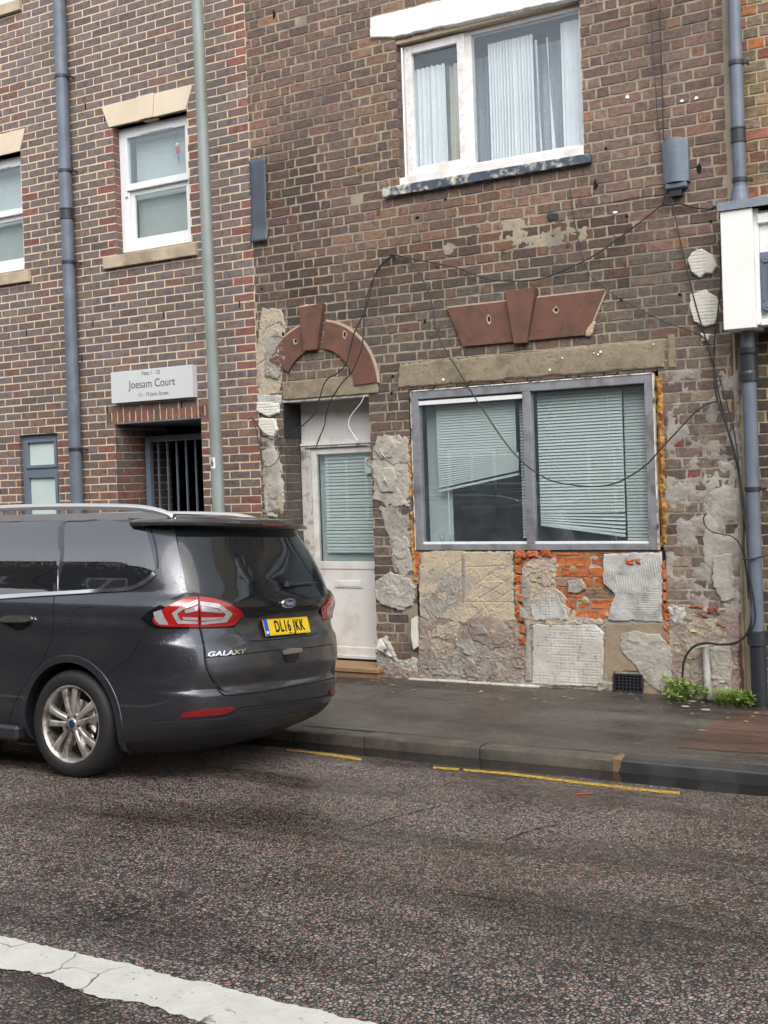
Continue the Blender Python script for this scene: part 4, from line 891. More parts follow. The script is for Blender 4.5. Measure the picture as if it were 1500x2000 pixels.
# ---- first-floor window
W2_=empty('window'); W2_.parent=old
b=MB(); frame_rect(b,1.125,2.874,4.575,5.80,.045,.10,.17); b.box(1.745,1.82,.101,.169,4.621,5.754); b.build('frame',MT['upvc_old'],W2_,bevel=.003)
b=MB(); frame_rect(b,1.150,1.76,4.60,5.785,.075,.082,.14); b.build('casement',MT['upvc_old'],W2_,bevel=.004)
b=MB()
for x in(1.185,1.725):
    for z in(4.66,4.86,5.06,5.26,5.46,5.66,5.745): b.lathe([(.007,.0795),(.006,.082)],8,'Y',c0=(x,0,z)); 
b.build('screw_caps',MT['rust'],W2_)
for x0,x1 in((1.22,1.69),(1.82,2.83)):
    b=MB(); b.box(x0,x1,.12,.124,4.615 if x0>1.5 else 4.67,5.76 if x0>1.5 else 5.715); b.build('pane',MT['glass_clear'],W2_)
def curtain(x0,x1,z0,z1,y,m,folds,amp,parent,seed,lean=0.):
    n=140; k=18; b=MB()
    for j in range(k+1):
        z=z0+(z1-z0)*j/k
        for i in range(n+1):
            t=i/n; a=amp*(1-.35*j/k)*(.5+float(_tab[(i//7+seed)%256,seed])); yy=y+a*math.sin(t*folds*2*math.pi+2.5*float(fbm(t*3,j*.05,1,2,seed)))+.01*float(fbm(t*9,z,1,2,seed))
            b.v.append((x0+(x1-x0)*t+lean*(z-z1)/(z0-z1)*(1-t),yy,z))
    for j in range(k):
        for i in range(n): b.f.append((j*(n+1)+i,j*(n+1)+i+1,(j+1)*(n+1)+i+1,(j+1)*(n+1)+i)); b.m.append(0); b.c.append(None)
    return b.build('curtain',m,parent,fix=False,smooth=True)
MT['net_dark']=mat('net_dark',(.32,.36,.41),(.40,.44,.49),scale=30,rough=.9)
curtain(1.15,1.50,4.52,5.60,.20,MT['curtain'],7,.028,W2_,3); curtain(1.51,1.58,4.52,5.58,.26,MT['curtain_cream'],2,.02,W2_,4); curtain(1.56,1.66,4.52,5.60,.25,MT['curtain'],3,.02,W2_,8,.05)
curtain(1.15,2.87,4.52,5.66,.42,MT['net_dark'],22,.02,W2_,9)
curtain(1.93,2.36,4.52,5.68,.20,MT['curtain'],15,.022,W2_,5); curtain(2.36,2.385,4.52,5.64,.24,MT['curtain'],1,.01,W2_,6,.05); curtain(2.47,2.49,4.52,5.64,.24,MT['curtain'],1,.01,W2_,11,.07); curtain(2.62,2.87,4.52,5.72,.20,MT['curtain'],3,.012,W2_,7)
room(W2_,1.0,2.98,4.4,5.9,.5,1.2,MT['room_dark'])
b=MB(); b.box(1.105,2.877,.02,.30,5.80,5.868); b.build('soffit',MT['stone_sill'],W2_)
relief('window_lintel',[(.85,5.895),(1.10,5.85),(2.95,5.80),(2.95,6.075),(.85,6.09)],MT['white_paint'],trow(.022,.002,5,91),seed=91,edge=.010,edn=.005)
b=MB(); b.prism([(.952,4.412),(2.945,4.412),(2.945,4.49),(.952,4.503)],-.055,.12); b.build('window_sill',MT['dark_paint_flaky'],old,bevel=.008)
b=MB(); b.prism([(1.11,4.504),(2.873,4.4915),(2.873,4.574),(1.11,4.574)],-.012,.11); b.build('sill_board',MT['upvc_old'],old,bevel=.003)
# ---- shop window
SW=empty('shop_window'); SW.parent=old
b=MB(); frame_rect(b,1.155,3.402,1.178,2.622,.072,-.02,.06,wb=.055); b.box(2.248,2.322,-.0195,.0595,1.2335,2.5495); b.build('frame',MT['alu'],SW,bevel=.004)
for a_,c_,e_,f_ in((1.2275,2.2475,1.2335,1.252),(2.3225,3.3295,1.2335,1.252),(1.2275,2.2475,2.495,2.532)):
    b=MB(); b.box(a_,c_,-.006,.03,e_,f_); b.build('glazing_bead',MT['white_bright'],SW)
b=MB(); b.box(1.150,1.1545,-.024,.03,1.178,2.622); b.box(3.4025,3.41,-.026,.03,1.178,2.63); b.box(1.15,3.41,-.026,.03,2.6225,2.632); b.build('sealant_edge',MT['white_flaky'],SW)
for x0,x1 in((1.2275,2.2475),(2.3225,3.3295)):
    b=MB(); b.box(x0,x1,.02,.026,1.2525,2.5495); b.build('pane',MT['glass'],SW)
# blinds: left one with a fallen tilted lower part, right one closed in front and another behind
yb=.11
z=2.53
while z>2.02: slat(.78,MT['blind'],SW,1.735,yb,z,tilt=62,dep=.032); z-=.024
for k in range(13): a=k/12; slat(.80,MT['blind'],SW,1.745,yb,2.02-.012*k-.06*a,rot=R_(9.5)*a,tilt=50,dep=.026)
b=MB(); b.box(-.40,.40,-.012,.012,-.01,.01); o=b.build('bottom_rail',MT['blind'],SW); o.location=(1.745,yb,1.775); o.rotation_euler=(0,-R_(9.5),0)
z=2.45
while z>1.27: slat(.085,MT['blind'],SW,2.195,yb+.03,z,tilt=44,dep=.035); z-=.027
z=2.53
while z>1.50: slat(.76,MT['blind'],SW,2.715,yb,z,tilt=52,dep=.036); z-=.0275
for k in range(7): a=k/6; slat(.76,MT['blind'],SW,2.715,yb,1.50-.018*k-.05*a,rot=-R_(7.5)*a,tilt=45,dep=.03)
b=MB(); b.box(-.38,.38,-.014,.014,-.012,.012); o=b.build('bottom_rail',MT['blind'],SW); o.location=(2.715,yb,1.325+.02); o.rotation_euler=(0,R_(8),0)
z=2.53
while z>1.26: slat(.24,MT['blind'],SW,3.215,yb+.05,z,tilt=62,dep=.034); z-=.0275
b=MB(); b.box(1.2,1.44,.19,.2,1.2,2.6); b.build('inner_reveal_board',MT['room'],SW)
b=MB(); b.tube([(2.98,yb-.03,2.5),(2.985,yb-.03,2.0),(2.99,yb-.03,1.45),(3.02,yb-.03,1.26)],.0016,4); b.tube([(1.437,.12,1.26),(1.437,.12,2.4)],.005,5); b.build('blind_cord',MT['white_bright'],SW)
b=MB(); b.box(1.2,3.4,.06,.34,1.19,1.232); b.build('inner_sill',MT['room'],SW)
for x in(1.36,1.46):
    b=MB(); b.lathe([(0,1.233),(.022,1.233),(.028,1.31),(.025,1.31),(.020,1.24),(0,1.24)],14,'Z',c0=(x,.11,0)); b.build('tumbler',MT['glass_clear'],SW,smooth=True)
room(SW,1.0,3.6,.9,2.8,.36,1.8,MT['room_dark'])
# ---- door in its recess
D=empty('door'); D.parent=old; yd=.30
b=MB(); b.box(-.262,-.215,yd-.03,yd+.05,.09,2.19); b.box(-.214,-.16,yd-.015,yd+.04,.09,2.165); b.box(-.2145,.76,yd-.03,yd+.05,2.1655,2.19); b.build('door_frame',MT['frame_peel'],D,bevel=.004)
b=MB(); b.box(-.262,.76,yd-.012,yd+.03,2.20,2.611); b.build('transom_panel',MT['door_white'],D,bevel=.003)
b=MB(); b.box(-.262,.76,yd-.04,yd,2.1905,2.2115); b.build('transom_rail',MT['upvc'],D)
b=MB(); b.box(-.159,-.10,yd,yd+.045,.095,2.160); b.box(.62,.74,yd,yd+.045,.095,2.16); b.box(-.0995,.6195,yd,yd+.045,2.10,2.16); b.box(-.0995,.6195,yd,yd+.045,.97,1.045); b.build('leaf_frame',MT['door_white'],D,bevel=.006)
b=MB(); b.box(-.0995,.6195,yd+.008,yd+.035,.215,.9695); b.build('leaf_panel',MT['door_white'],D)
b=MB(); b.box(-.0995,.6195,yd-.004,yd+.045,.095,.2145,ch=.006); b.box(-.16,.74,yd-.02,yd-.0045,.10,.135,ch=.004); b.build('weatherboard',MT['door_white'],D,bevel=.003)
b=MB(); b.box(-.0995,.6195,yd+.012,yd+.016,1.0455,2.0995); b.build('pane',MT['glass'],D)
b=MB(); b.box(.068,.376,yd-.004,yd+.0079,.79,.862,ch=.003); b.box(.088,.356,yd-.009,yd-.0045,.806,.846,ch=.003); b.build('letterbox',MT['upvc_old'],D)
z=2.09; k=0
while z>1.12: slat(.66,MT['blind'],D,.29,yd+.06,z+.004*math.sin(k*1.7),tilt=62,dep=.038); z-=.0315; k+=1
b=MB(); b.box(-.12,.75,yd+.10,yd+.11,1.0,2.12); b.build('backing',MT['room'],D)
q=onY(718,904,yd+.01); b=MB(); b.lathe([(.036,0),(.045,0)],20,'Y',c0=(q[0]+.03,yd+.010,q[2])); b.box(-.036,.036,0,.001,-.003,.003,mat=Matrix.Translation((q[0]+.03,yd+.009,q[2]))@Matrix.Rotation(R_(45),4,'Y')); b.build('no_smoking_sticker',MT['red'],D,fix=False)
b=MB(); b.box(q[0]-.03,q[0]+.09,yd+.0113,yd+.0118,q[2]-.10,q[2]+.055); o=b.build('sticker_backing',MT['frost'],D)
b=MB(); b.box(-.30,.78,-.13,.25,.045,.088,ch=.006); b.build('threshold',MT['wood'],D); b=MB(); b.box(-.29,.77,-.115,.2,-.06,.0445,ch=.01); b.build('doorstep',MT['kerb_orange'],D)
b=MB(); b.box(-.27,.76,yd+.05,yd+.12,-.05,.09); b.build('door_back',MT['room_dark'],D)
b=MB(); b.tube([Vector(onY(a,c,.22)) for a,c in((701,861),(701,850),(706,847))],.004,5); b.build('wire_hook',MT['upvc'],D)
# ---- air brick
ab=empty('air_brick'); ab.parent=old
b=MB(); frame_rect(b,2.995,3.245,.0,.152,.012,-.046,-.030)
for k in range(1,7): b.box(3.007+k*.032,3.015+k*.032,-.042,-.032,.0125,.1395)
for k in range(1,5): b.box(3.0072,3.2328,-.0415,-.0325,.0125+k*.026,.0195+k*.026)
b.build('grille',MT['iron'],ab); b=MB(); b.box(3.0,3.24,-.0295,.0,.002,.15); b.build('backing',MT['void'],ab)
# ================================================================== THINGS ON THE WALL AND PAVEMENT
def thing(name,loc_,label,cat,group=None): return empty(name,loc_,label,cat,group)
def bl(b,name,m,o,**k): return loc(b,o).build(name,m,o,**k)
# sign
sg=thing('building_sign',(-1.86,-.04,2.73),'silver box sign reading Joesam Court above the gate','sign')
b=MB(); b.box(-2.402,-1.310,-.075,-.001,2.731,3.058); bl(b,'sign_box',MT['sign_face'],sg,bevel=.003)
for body,size,zc,xc,wf in(('Flats 1 - 32',.060,3.015,-1.85,.92),('Joesam Court',.118,2.905,-1.845,.93),('15 - 19 John Street',.058,2.795,-1.83,.92)):
    v,f=text_mesh(body,size,wf); b=MB(); b.raw([(x+xc,-.0765,y+zc) for x,y in v],f); bl(b,'lettering',MT['sign_text'],sg,fix=False)
# lamp post, stands on the pavement near the wall
LY=-.42; q0=onY(427,990,LY); q1=onY(385,0,LY)
lp=thing('lamp_post',(float(q0[0]),LY,0),'tall grey tapered lamp post with a number plate','lamp post')
def lx(z): return q0[0]+(q1[0]-q0[0])*(z-q0[2])/(q1[2]-q0[2])
b=MB(); b.tube([(lx(z),LY,z) for z in(-.05,.6,1.3)],.082,20); b.tube([(lx(z),LY,z) for z in(1.301,1.36,2.5,3.5,5,6.5,8.5)],[.082,.060,.0588,.0575,.0565,.0555,.054],20); bl(b,'pole',MT['lamp_grey'],lp,smooth='auto')
b=MB(); q=onY(417.5,904,LY-.08); n=6
vs_=[]; 
for z in(q[2]-.052,q[2]+.052):
    for k in range(n+1):
        a=R_(-130+k*10.5); vs_.append((lx(z)+.0605*math.cos(a),LY+.0605*math.sin(a),z))
b.raw(vs_,[(k,k+1,n+2+k,n+1+k) for k in range(n)]); bl(b,'number_sticker',MT['white_print'],lp,fix=False)
v,f=text_mesh('6',.105,.62,.003); b=MB(); zc=q[2]
b.raw([(lx(zc)+.0612*math.cos(R_(-99)+x/.0612),LY+.0612*math.sin(R_(-99)+x/.0612),zc+y) for x,y in v],f); bl(b,'number',MT['print_black'],lp,fix=False)
b=MB(); b.tube([(lx(8.4),LY,8.4),(lx(8.6),LY-.3,8.75),(lx(8.6),LY-1.1,8.9)],.035,10); b.box(lx(8.6)-.12,lx(8.6)+.12,LY-1.7,LY-1.0,8.83,8.95,ch=.03); bl(b,'lamp_head',MT['lamp_grey'],lp)
# left downpipe with brackets
def pipe(name,x,y,z0,z1,r,mt,label,brk,collars,low=None,lz=None):
    o=thing(name,(x,y,z0),label,'drainpipe','drainpipes on the house fronts')
    b=MB(); b.tube([(x,y,z) for z in np.linspace(z0,z1,12)],r,18); bl(b,'pipe',mt,o,smooth='auto')
    for z in brk:
        b=MB(); b.lathe([(r+.001,z-.018),(r+.009,z-.016),(r+.009,z+.016),(r+.001,z+.018)],18,'Z',c0=(x,y,0)); b.box(x+r,x+r+.045,y-.012,y+.012,z-.014,z+.008); b.box(x+r+.02,x+r+.034,y+.0125,0,z-.01,z+.004); bl(b,'bracket',MT['pipe_dark'],o)
    for z in collars:
        b=MB(); b.lathe([(r+.001,z-.06),(r+.010,z-.058),(r+.010,z-.045),(r+.006,z-.04),(r+.006,z+.04),(r+.010,z+.045),(r+.010,z+.058),(r+.001,z+.06)],18,'Z',c0=(x,y,0)); bl(b,'collar',MT['pipe_dark'],o)
    return o
pipe('drainpipe',-2.93,-.09,-.02,8.6,.068,MT['pipe_grey'],'blue grey drainpipe down the newer brick flats',[6.27,5.26,4.28,2.27,.6],[4.80])
dp=pipe('drainpipe',4.165,-.075,3.90,8.6,.050,MT['pipe_grey'],'grey drainpipe above the white bay at top right',[4.98,4.07],[4.42])
b=MB(); b.lathe([(.05,4.02),(.062,3.99),(.072,3.93),(.075,3.88)],18,'Z',c0=(4.165,-.075,0)); bl(b,'shoe',MT['pipe_grey'],dp)
dp=pipe('drainpipe',4.192,-.09,.50,2.92,.055,MT['pipe_grey'],'grey lower drainpipe below the white bay with cables against it',[1.66],[2.62])
b=MB(); b.lathe([(.056,2.50),(.072,2.50),(.072,2.56),(.066,2.58),(.066,2.70),(.075,2.72),(.075,2.76),(.056,2.76)],18,'Z',c0=(4.192,-.09,0)); bl(b,'socket',MT['pipe_dark'],dp)
b=MB(); b.tube([(4.192,-.09,.52),(4.194,-.09,.3),(4.196,-.09,-.04)],[.063,.062,.062],18); b.lathe([(.064,.44),(.078,.445),(.078,.55),(.058,.555)],18,'Z',c0=(4.192,-.09,0)); b.box(4.25,4.33,-.11,-.07,.51,.545); bl(b,'lower_pipe',MT['pipe_dark'],dp,smooth='auto')
# meter box and flashing strip
mb=thing('alarm_box',(3.655,-.05,4.07),'weathered blue grey curved housing high on the brick wall with cables','box')
b=MB(); n=10
prof=[(3.552+.207*k/n,-.015-.085*math.sin(math.pi*min(1,max(0,.12+.76*k/n)))) for k in range(n+1)]
def zt(x): return 4.475+.015*math.sin((x-3.55)/.207*math.pi)
vs_=[(x,y,4.135) for x,y in prof]+[(x,y,zt(x)) for x,y in prof]+[(x,0,4.135) for x,y in prof]+[(x,0,zt(x)) for x,y in prof]
m_=n+1; fs=[]
for k in range(n): fs+=[(k,k+1,m_+k+1,m_+k),(m_+k,m_+k+1,3*m_+k+1,3*m_+k),(2*m_+k,2*m_+k+1,k+1,k)]
fs+=[(0,m_,3*m_,2*m_),(n,2*m_+n,3*m_+n,m_+n)]
b.raw(vs_,fs); bl(b,'cover',MT['box_blue'],mb,smooth='auto')
b=MB(); b.box(3.570,3.745,-.075,-.002,4.085,4.134,ch=.01); bl(b,'base',MT['pipe_grey'],mb)
b=MB(); b.box(3.60,3.70,-.05,-.003,4.03,4.084); bl(b,'gland',MT['black'],mb)
fl=thing('felt_strip',(-.45,-.02,4.2),'dark torn roofing felt strip hanging by the party line','felt')
nx,nz=7,30; b=MB()
for j in range(nz+1):
    z=4.195+.795*j/nz
    for i in range(nx+1):
        x=-.553+.20*i/nx+(.02*float(fbm(z,1,5,3,3))-.01)*(i/nx)*2; y=-.012-.022*float(fbm(x*3,z,4,3,6))-.02*(i/nx)**2*float(fbm(z,5,3,2,4))-(.03 if j<5 else 0)*(1-j/5)
        zz=z+(.02*float(fbm(x,7,14,2,2)) if j==nz else 0); b.v.append((x,y,zz))
for j in range(nz):
    for i in range(nx): b.f.append((j*(nx+1)+i,j*(nx+1)+i+1,(j+1)*(nx+1)+i+1,(j+1)*(nx+1)+i)); b.m.append(0); b.c.append(None)
o=bl(b,'strip',MT['felt'],fl,fix=False,smooth=True); so=o.modifiers.new('s','SOLIDIFY'); so.thickness=.004
# plastic conduit stub at the foot
cp=thing('conduit_stub',(3.70,-.05,-.02),'chipped white conduit standing at the foot of the right pier','pipe')
b=MB(); a=onY(1378,1262,-.07); c=onY(1383,1352,-.07); b.tube([Vector(a),Vector(a)*.5+Vector(c)*.5,Vector(c)],[.026,.028,.029],12); b.tube([Vector(c),Vector(c)+Vector((.004,0,-.06))],[.034,.02],10); bl(b,'conduit',MT['adhesive_white'],cp,smooth='auto')
# cables
def cable(px,r,label,y=-.035,m='black_cable',name='cable',n=8,yf=None):
    pts=[]
    for i,(a,c) in enumerate(px): pts.append(Vector(onY(a,c,yf(i/(len(px)-1)) if yf else y)))
    P=catmull(pts,n); o=P[0]
    b=MB(); b.tube([p-o for p in P],r*1.02,6); ob=b.build(name,MT[m],None,smooth=True); ob.location=o; return tag(ob,label,'cable','cables strung over the old house wall')
cable([(1287,-20),(1291,100),(1295,220),(1298,300),(1308,370),(1322,440),(1340,520),(1360,600),(1378,660),(1392,710),(1402,760),(1415,820),(1432,880),(1444,930),(1450,980),(1452,1030)],.0055,'black cable dropping past the blue grey box to the corner')
cable([(1270,-20),(1275,90),(1281,180),(1286,250),(1291,285)],.004,'thin cable running down the wall to the top of the blue grey box')
cable([(763,500),(737,527),(722,575),(712,610),(692,650),(677,707),(660,728),(637,743),(625,775),(617,803),(600,823),(583,837),(562,852),(543,855),(517,847),(503,830),(493,817),(484,820)],.006,'black cable hanging in front of the arch and door to the broken render',yf=lambda t:-.05-.12*math.sin(t*2.6))
cable([(766,502),(745,520),(727,550),(716,580),(713,600),(710,640),(707,677),(697,705),(687,727),(668,748),(653,770),(643,790),(637,810),(634,830),(626,850),(618,870)],.0055,'second black cable hanging from the hook over the arch to the door',yf=lambda t:-.05-.10*math.sin(t*2.6))
cable([(546,856),(548,880),(540,902),(524,912),(513,903),(505,865),(499,835),(492,818)],.004,'thin cable loop dangling over the strip left of the door',y=-.06)
cable([(712,772),(706,785),(697,797),(688,808),(683,817),(681,832),(690,848),(698,860)],.004,'white wire dangling under the door lintel',y=-.02,m='upvc')
cable([(772,498),(790,503),(805,515),(823,540),(831,558),(838,575),(847,607),(850,637),(860,665),(872,687),(893,720),(920,765),(950,810),(980,855),(1010,892),(1040,918),(1075,938),(1110,946),(1150,950),(1190,947),(1225,933),(1262,908),(1295,872),(1325,840),(1355,808),(1380,790),(1402,784)],.0062,'long black cable sagging across the shop window',yf=lambda t:-.04-.16*math.sin(t*math.pi))
cable([(778,500),(815,508),(850,514),(895,524),(950,545),(1000,549),(1050,546),(1090,533),(1130,515),(1175,490),(1220,457),(1262,425),(1302,393)],.0055,'black cable from the wall hook up to the blue grey box')
cable([(1113,365),(1120,420),(1130,470),(1140,510),(1155,540),(1180,562),(1212,584),(1255,607),(1300,630),(1345,645),(1375,660),(1390,680)],.004,'thin cable running down right above the shop lintel')
cable([(1130,385),(1140,402),(1180,398),(1230,388),(1270,383),(1296,380)],.004,'thin cable along the brickwork below the upstairs sill')
cable([(1405,470),(1408,540),(1403,600),(1397,650),(1394,700),(1400,750),(1412,800),(1425,850)],.006,'thick black cable beside the white bay panel',y=-.06)
cable([(1395,720),(1399,770),(1408,800),(1425,850),(1438,900),(1448,950),(1455,1000),(1452,1060),(1457,1110),(1466,1160),(1470,1200),(1460,1235),(1440,1254),(1410,1259),(1380,1256),(1355,1263),(1338,1285),(1333,1320),(1335,1355)],.010,'thick black cable looping off the drainpipe into the weeds',yf=lambda t:-.13)
cable([(1405,735),(1420,790),(1435,850),(1444,920),(1450,990),(1458,1040),(1462,1110),(1472,1170),(1475,1210),(1462,1240)],.006,'black cable bunched against the lower drainpipe',y=-.15)
cable([(1380,1003),(1374,1012),(1378,1027),(1390,1038),(1410,1043),(1430,1048),(1444,1062),(1452,1085),(1458,1120),(1462,1170)],.0055,'cable with loose end curling out of the right pier',y=-.08)
cable([(1450,1092),(1470,1092),(1485,1088),(1510,1084)],.006,'black cable tied across the lower drainpipe',y=-.16)
cable([(1445,1255),(1446,1290),(1452,1310),(1452,1345)],.005,'red wire hanging at the foot of the lower drainpipe',y=-.03,m='rust')
cable([(1300,378),(1296,395),(1310,400),(1330,398),(1355,405),(1385,408),(1400,403)],.007,'short black cable from the box to the bay flashing')
hk=thing('cable_hook',tuple(onY(768,500,-.03)),'black hook and knot holding the cables between arch and window','hook')
b=MB(); b.lathe([(0,-.03),(.012,-.02),(.016,0),(.010,.03)],10,'Y'); b.tube([(-.03,-.01,-.01),(0,-.03,.012),(.035,-.01,0),(.01,-.02,-.02),(-.03,-.01,-.01)],.006,6); b.build('hook',MT['black'],hk)
# weeds
def weed(name,px,py,w_,h_,n,m,label,seed,y=-.12,grass=False):
    rr=random.Random(seed); q=onY(px,py,y); z0=float(zp(np.array(q[0]),np.array(y))); o=thing(name,(float(q[0]),y,z0),label,'plant','weeds at the wall foot'); b=MB(); st=MB()
    for k in range(n):
        a=rr.uniform(0,6.28); L=h_*rr.uniform(.3,1.15); sp=w_*rr.uniform(.15,1); bx=rr.uniform(-w_*.5,w_*.5); by=rr.uniform(-.05,.03)
        P=[Vector((bx,by,0)),Vector((bx+sp*.4*math.cos(a),by+sp*.3*math.sin(a)-.01,L*.6)),Vector((bx+sp*.8*math.cos(a),by+sp*.55*math.sin(a)-.02,L*.95)),Vector((bx+sp*1.1*math.cos(a),by+sp*.7*math.sin(a)-.02,L*(.8 if not grass else 1.0)))]
        C=catmull(P,4); wd=.0035 if grass else .0025
        for i in range(len(C)-1):
            s=Vector((-math.sin(a),math.cos(a),0))*wd*(1-i/len(C)*.8); st.poly([C[i]-s,C[i]+s,C[i+1]+s,C[i+1]-s])
        if not grass:
            for i in range(3,len(C)):
                for sd_ in(-1,1):
                    for rep in range(1):
                        d=Vector((rr.uniform(-1,1),rr.uniform(-1,.4),rr.uniform(-.3,.8))).normalized(); l=rr.uniform(.02,.06); s=d.cross(Vector((rr.uniform(-1,1),rr.uniform(-1,1),1))).normalized()*l*.13; p=C[i]
                        b.poly([p,p+d*l*.45+s,p+d*l,p+d*l*.45-s])
    st.build('stems' if not grass else 'blades',m,o,fix=False)
    if b.v: tag(b.build('leaves',m,o,fix=False),kind='stuff')
    return o
weed('weed_clump',1322,1358,.17,.16,26,MT['leaf_yellow'],'leafy green weed at the wall foot beside the black cable',3)
weed('weed_clump',1352,1362,.14,.13,20,MT['leaf'],'smaller green weed between the cable and the conduit stub',4,y=-.16)
weed('grass_tuft',1425,1372,.16,.12,300,MT['leaf_yellow'],'yellow green grass tuft by the lower drainpipe',5,grass=True,y=-.13)
weed('weed_clump',1460,1375,.06,.10,22,MT['leaf'],'small pale weed at the foot of the lower drainpipe',6,y=-.16)
# pebbles and crumbs of render on the pavement
rr=random.Random(11); me_l=[]
for s in range(4):
    b=MB(); b.lathe([(0,-.3),(.7,-.25),(1,0),(.65,.35),(0,.42)],7,'Z'); b.v=[(x*rr.uniform(.8,1.2),y*rr.uniform(.7,1.1),z*.6+rr.uniform(-.05,.05)) for x,y,z in b.v]; me_l.append(b)
ch=MB()
for k in range(380):
    x=rr.uniform(.6,4.6); y=-abs(rr.gauss(0,.5))-.05
    if y<-1.95: continue
    s=rr.choice([.004,.005,.007,.010]) if rr.random()<.93 else .018; a=rr.uniform(0,6.28); z=float(zp(np.array(x),np.array(y)))+s*.2; sx=rr.uniform(.8,1.9); src=me_l[k%4]
    ch.raw([(x+s*(vx*sx*math.cos(a)-vy*math.sin(a)),y+s*(vx*sx*math.sin(a)+vy*math.cos(a)),z+s*.5*vz) for vx,vy,vz in src.v],src.f)
tag(ch.build('render_crumbs',MT['concrete'],None,fix=False),kind='stuff')
for i,(px,py,s,lb) in enumerate(((1352,1372,.035,'pale stone lying beside the conduit foot'),(1338,1382,.03,'pale pebble on the pavement below the cable weed'),(1378,1388,.035,'loose stone on the pavement right of the conduit'))):
    q=onZ(px,py,-.02); b=MB(); b.raw([(vx*s*1.2,vy*s,vz*s+.006) for vx,vy,vz in me_l[i].v],me_l[i].f); o=b.build('stone',MT['render_grey'],None,fix=False,smooth=True); o.location=(q[0],q[1],float(zp(np.array(q[0]),np.array(q[1])))); tag(o,lb,'stone','loose stones on the pavement')
# ================================================================== CAR
TA=R_(4.5); CO=np.array([.775,-3.12,-.073]); CA=np.array([[1,0,0],[0,math.cos(TA),-math.sin(TA)],[0,math.sin(TA),math.cos(TA)]])
car=empty('parked_car',tuple(CO),'dark grey people carrier with roof rails parked by the kerb','car'); car.rotation_euler=(-TA,0,0)
def smooth_interp(xs_,ys_):
    xs_=np.array(xs_,float); ys_=np.array(ys_,float); d=np.diff(ys_)/np.diff(xs_); m=np.zeros_like(ys_); m[0]=d[0]; m[-1]=d[-1]
    for i in range(1,len(d)): m[i]=0 if d[i-1]*d[i]<=0 else 2*d[i-1]*d[i]/(d[i-1]+d[i])
    def f(x):
        x=min(max(float(x),xs_[0]),xs_[-1]); i=min(int(np.searchsorted(xs_,x,side='right'))-1,len(xs_)-2); h=xs_[i+1]-xs_[i]; t=(x-xs_[i])/h
        return float((2*t**3-3*t*t+1)*ys_[i]+(t**3-2*t*t+t)*h*m[i]+(-2*t**3+3*t*t)*ys_[i+1]+(t**3-t*t)*h*m[i+1])
    return f
HW=smooth_interp([.17,.22,.30,.40,.55,.80,.985,1.0,1.09,1.135,1.165,1.19,1.23,1.33,1.45,1.58,1.64,1.67,1.69,1.705,1.715],[.80,.87,.912,.932,.940,.950,.962,.958,.946,.928,.900,.886,.879,.860,.818,.740,.690,.635,.54,.38,.16])
HR=smooth_interp([.17,.24,.30,.40,.48,.57,.60,.70,.78,.87,.90,.98,1.03,1.10,1.22,1.40,1.55,1.62,1.66,1.69,1.705,1.715],[.66,.80,.93,1.02,1.045,1.055,1.035,1.06,1.055,1.035,1.010,.990,1.000,1.022,.985,.905,.83,.80,.79,.62,.3,-.1])
HF=smooth_interp([.17,.3,.5,.7,.85,.95,1.02,1.10,1.35,1.58,1.66,1.69,1.705,1.715],[-3.5,-3.78,-3.83,-3.80,-3.66,-3.35,-2.75,-2.45,-1.95,-1.45,-1.2,-.95,-.7,-.4])
NE=3.2; AE=.60
def corner_table(n,ne=3.2,asp=1.55,N=600):
    th=np.linspace(0,math.pi/2,N); c=np.cos(th)**(2/ne)*asp; s=np.sin(th)**(2/ne); L=np.concatenate([[0],np.cumsum(np.hypot(np.diff(c),np.diff(s)))]); L/=L[-1]
    return L,c/asp,s
TL,TC,TS=corner_table(0)
CL=1.30
def surf(t,w_):
    """t: metres along the near side (negative) and round the rear corners; w_: height"""
    W=HW(w_); R=HR(w_); A=min(AE,R-HF(w_)-.1); xc=R-A
    if t<=0: return np.array([xc+t,-W,w_])
    sg_=-1
    if t>CL: t=2*CL-t; sg_=1
    if t<0: return np.array([xc+t,W,w_])
    s=t/CL; c=np.interp(s,TL,TC); q=np.interp(s,TL,TS); return np.array([xc+A*q,sg_*W*c,w_])
def snorm(t,w_):
    e=.004; a=surf(t+e,w_)-surf(t-e,w_); c=surf(t,w_+e)-surf(t,w_-e); n=np.cross(a,c); n=n/(np.linalg.norm(n)+1e-12)
    p=surf(t,w_); 
    if n@np.array([p[0]-0.,p[1]*1.0,0])<0 and True:
        if n@np.array([max(p[0],0),p[1],.2])<0: n=-n
    return n
def Fimp(P):
    u,v,w_=P; w2=min(max(w_,.17),1.715); W=HW(w2); R=HR(w2); A=min(AE,R-HF(w2)-.1); xc=R-A
    e=max(0,(u-xc)/A); val=(abs(v)/W)**NE+e**NE-1
    if w_>1.715: val=max(val,.001)
    return val
RO=CA@(CAM-CO)
def hit(px,py):
    d=CA@ray(px,py); t=3.5; prev=None
    while t<9:
        P=RO+d*t
        if Fimp(P)<0: break
        t+=.02
    else: return None
    a,b_=t-.02,t
    for _ in range(24):
        m_=(a+b_)/2
        if Fimp(RO+d*m_)<0: b_=m_
        else: a=m_
    u,v,w_=RO+d*b_; W=HW(w_); R=HR(w_); A=min(AE,R-HF(w_)-.1); xc=R-A
    if u<=xc: return (u-xc,w_)
    al=math.atan2((u-xc)/A,abs(v)/W); AL=np.arctan2(TS,TC); s=float(np.interp(al,AL,TL))*CL
    return (s if v<0 else 2*CL-s,w_)
def side_t(u,w_): # side position given in metres from the rear axle
    R=HR(w_); A=min(AE,R-HF(w_)-.1); xc=R-A
    if u<=xc: return (u-xc,w_)
    q=min((u-xc)/A,1); s=float(np.interp(q,TS,TL))*CL; return (s,w_)
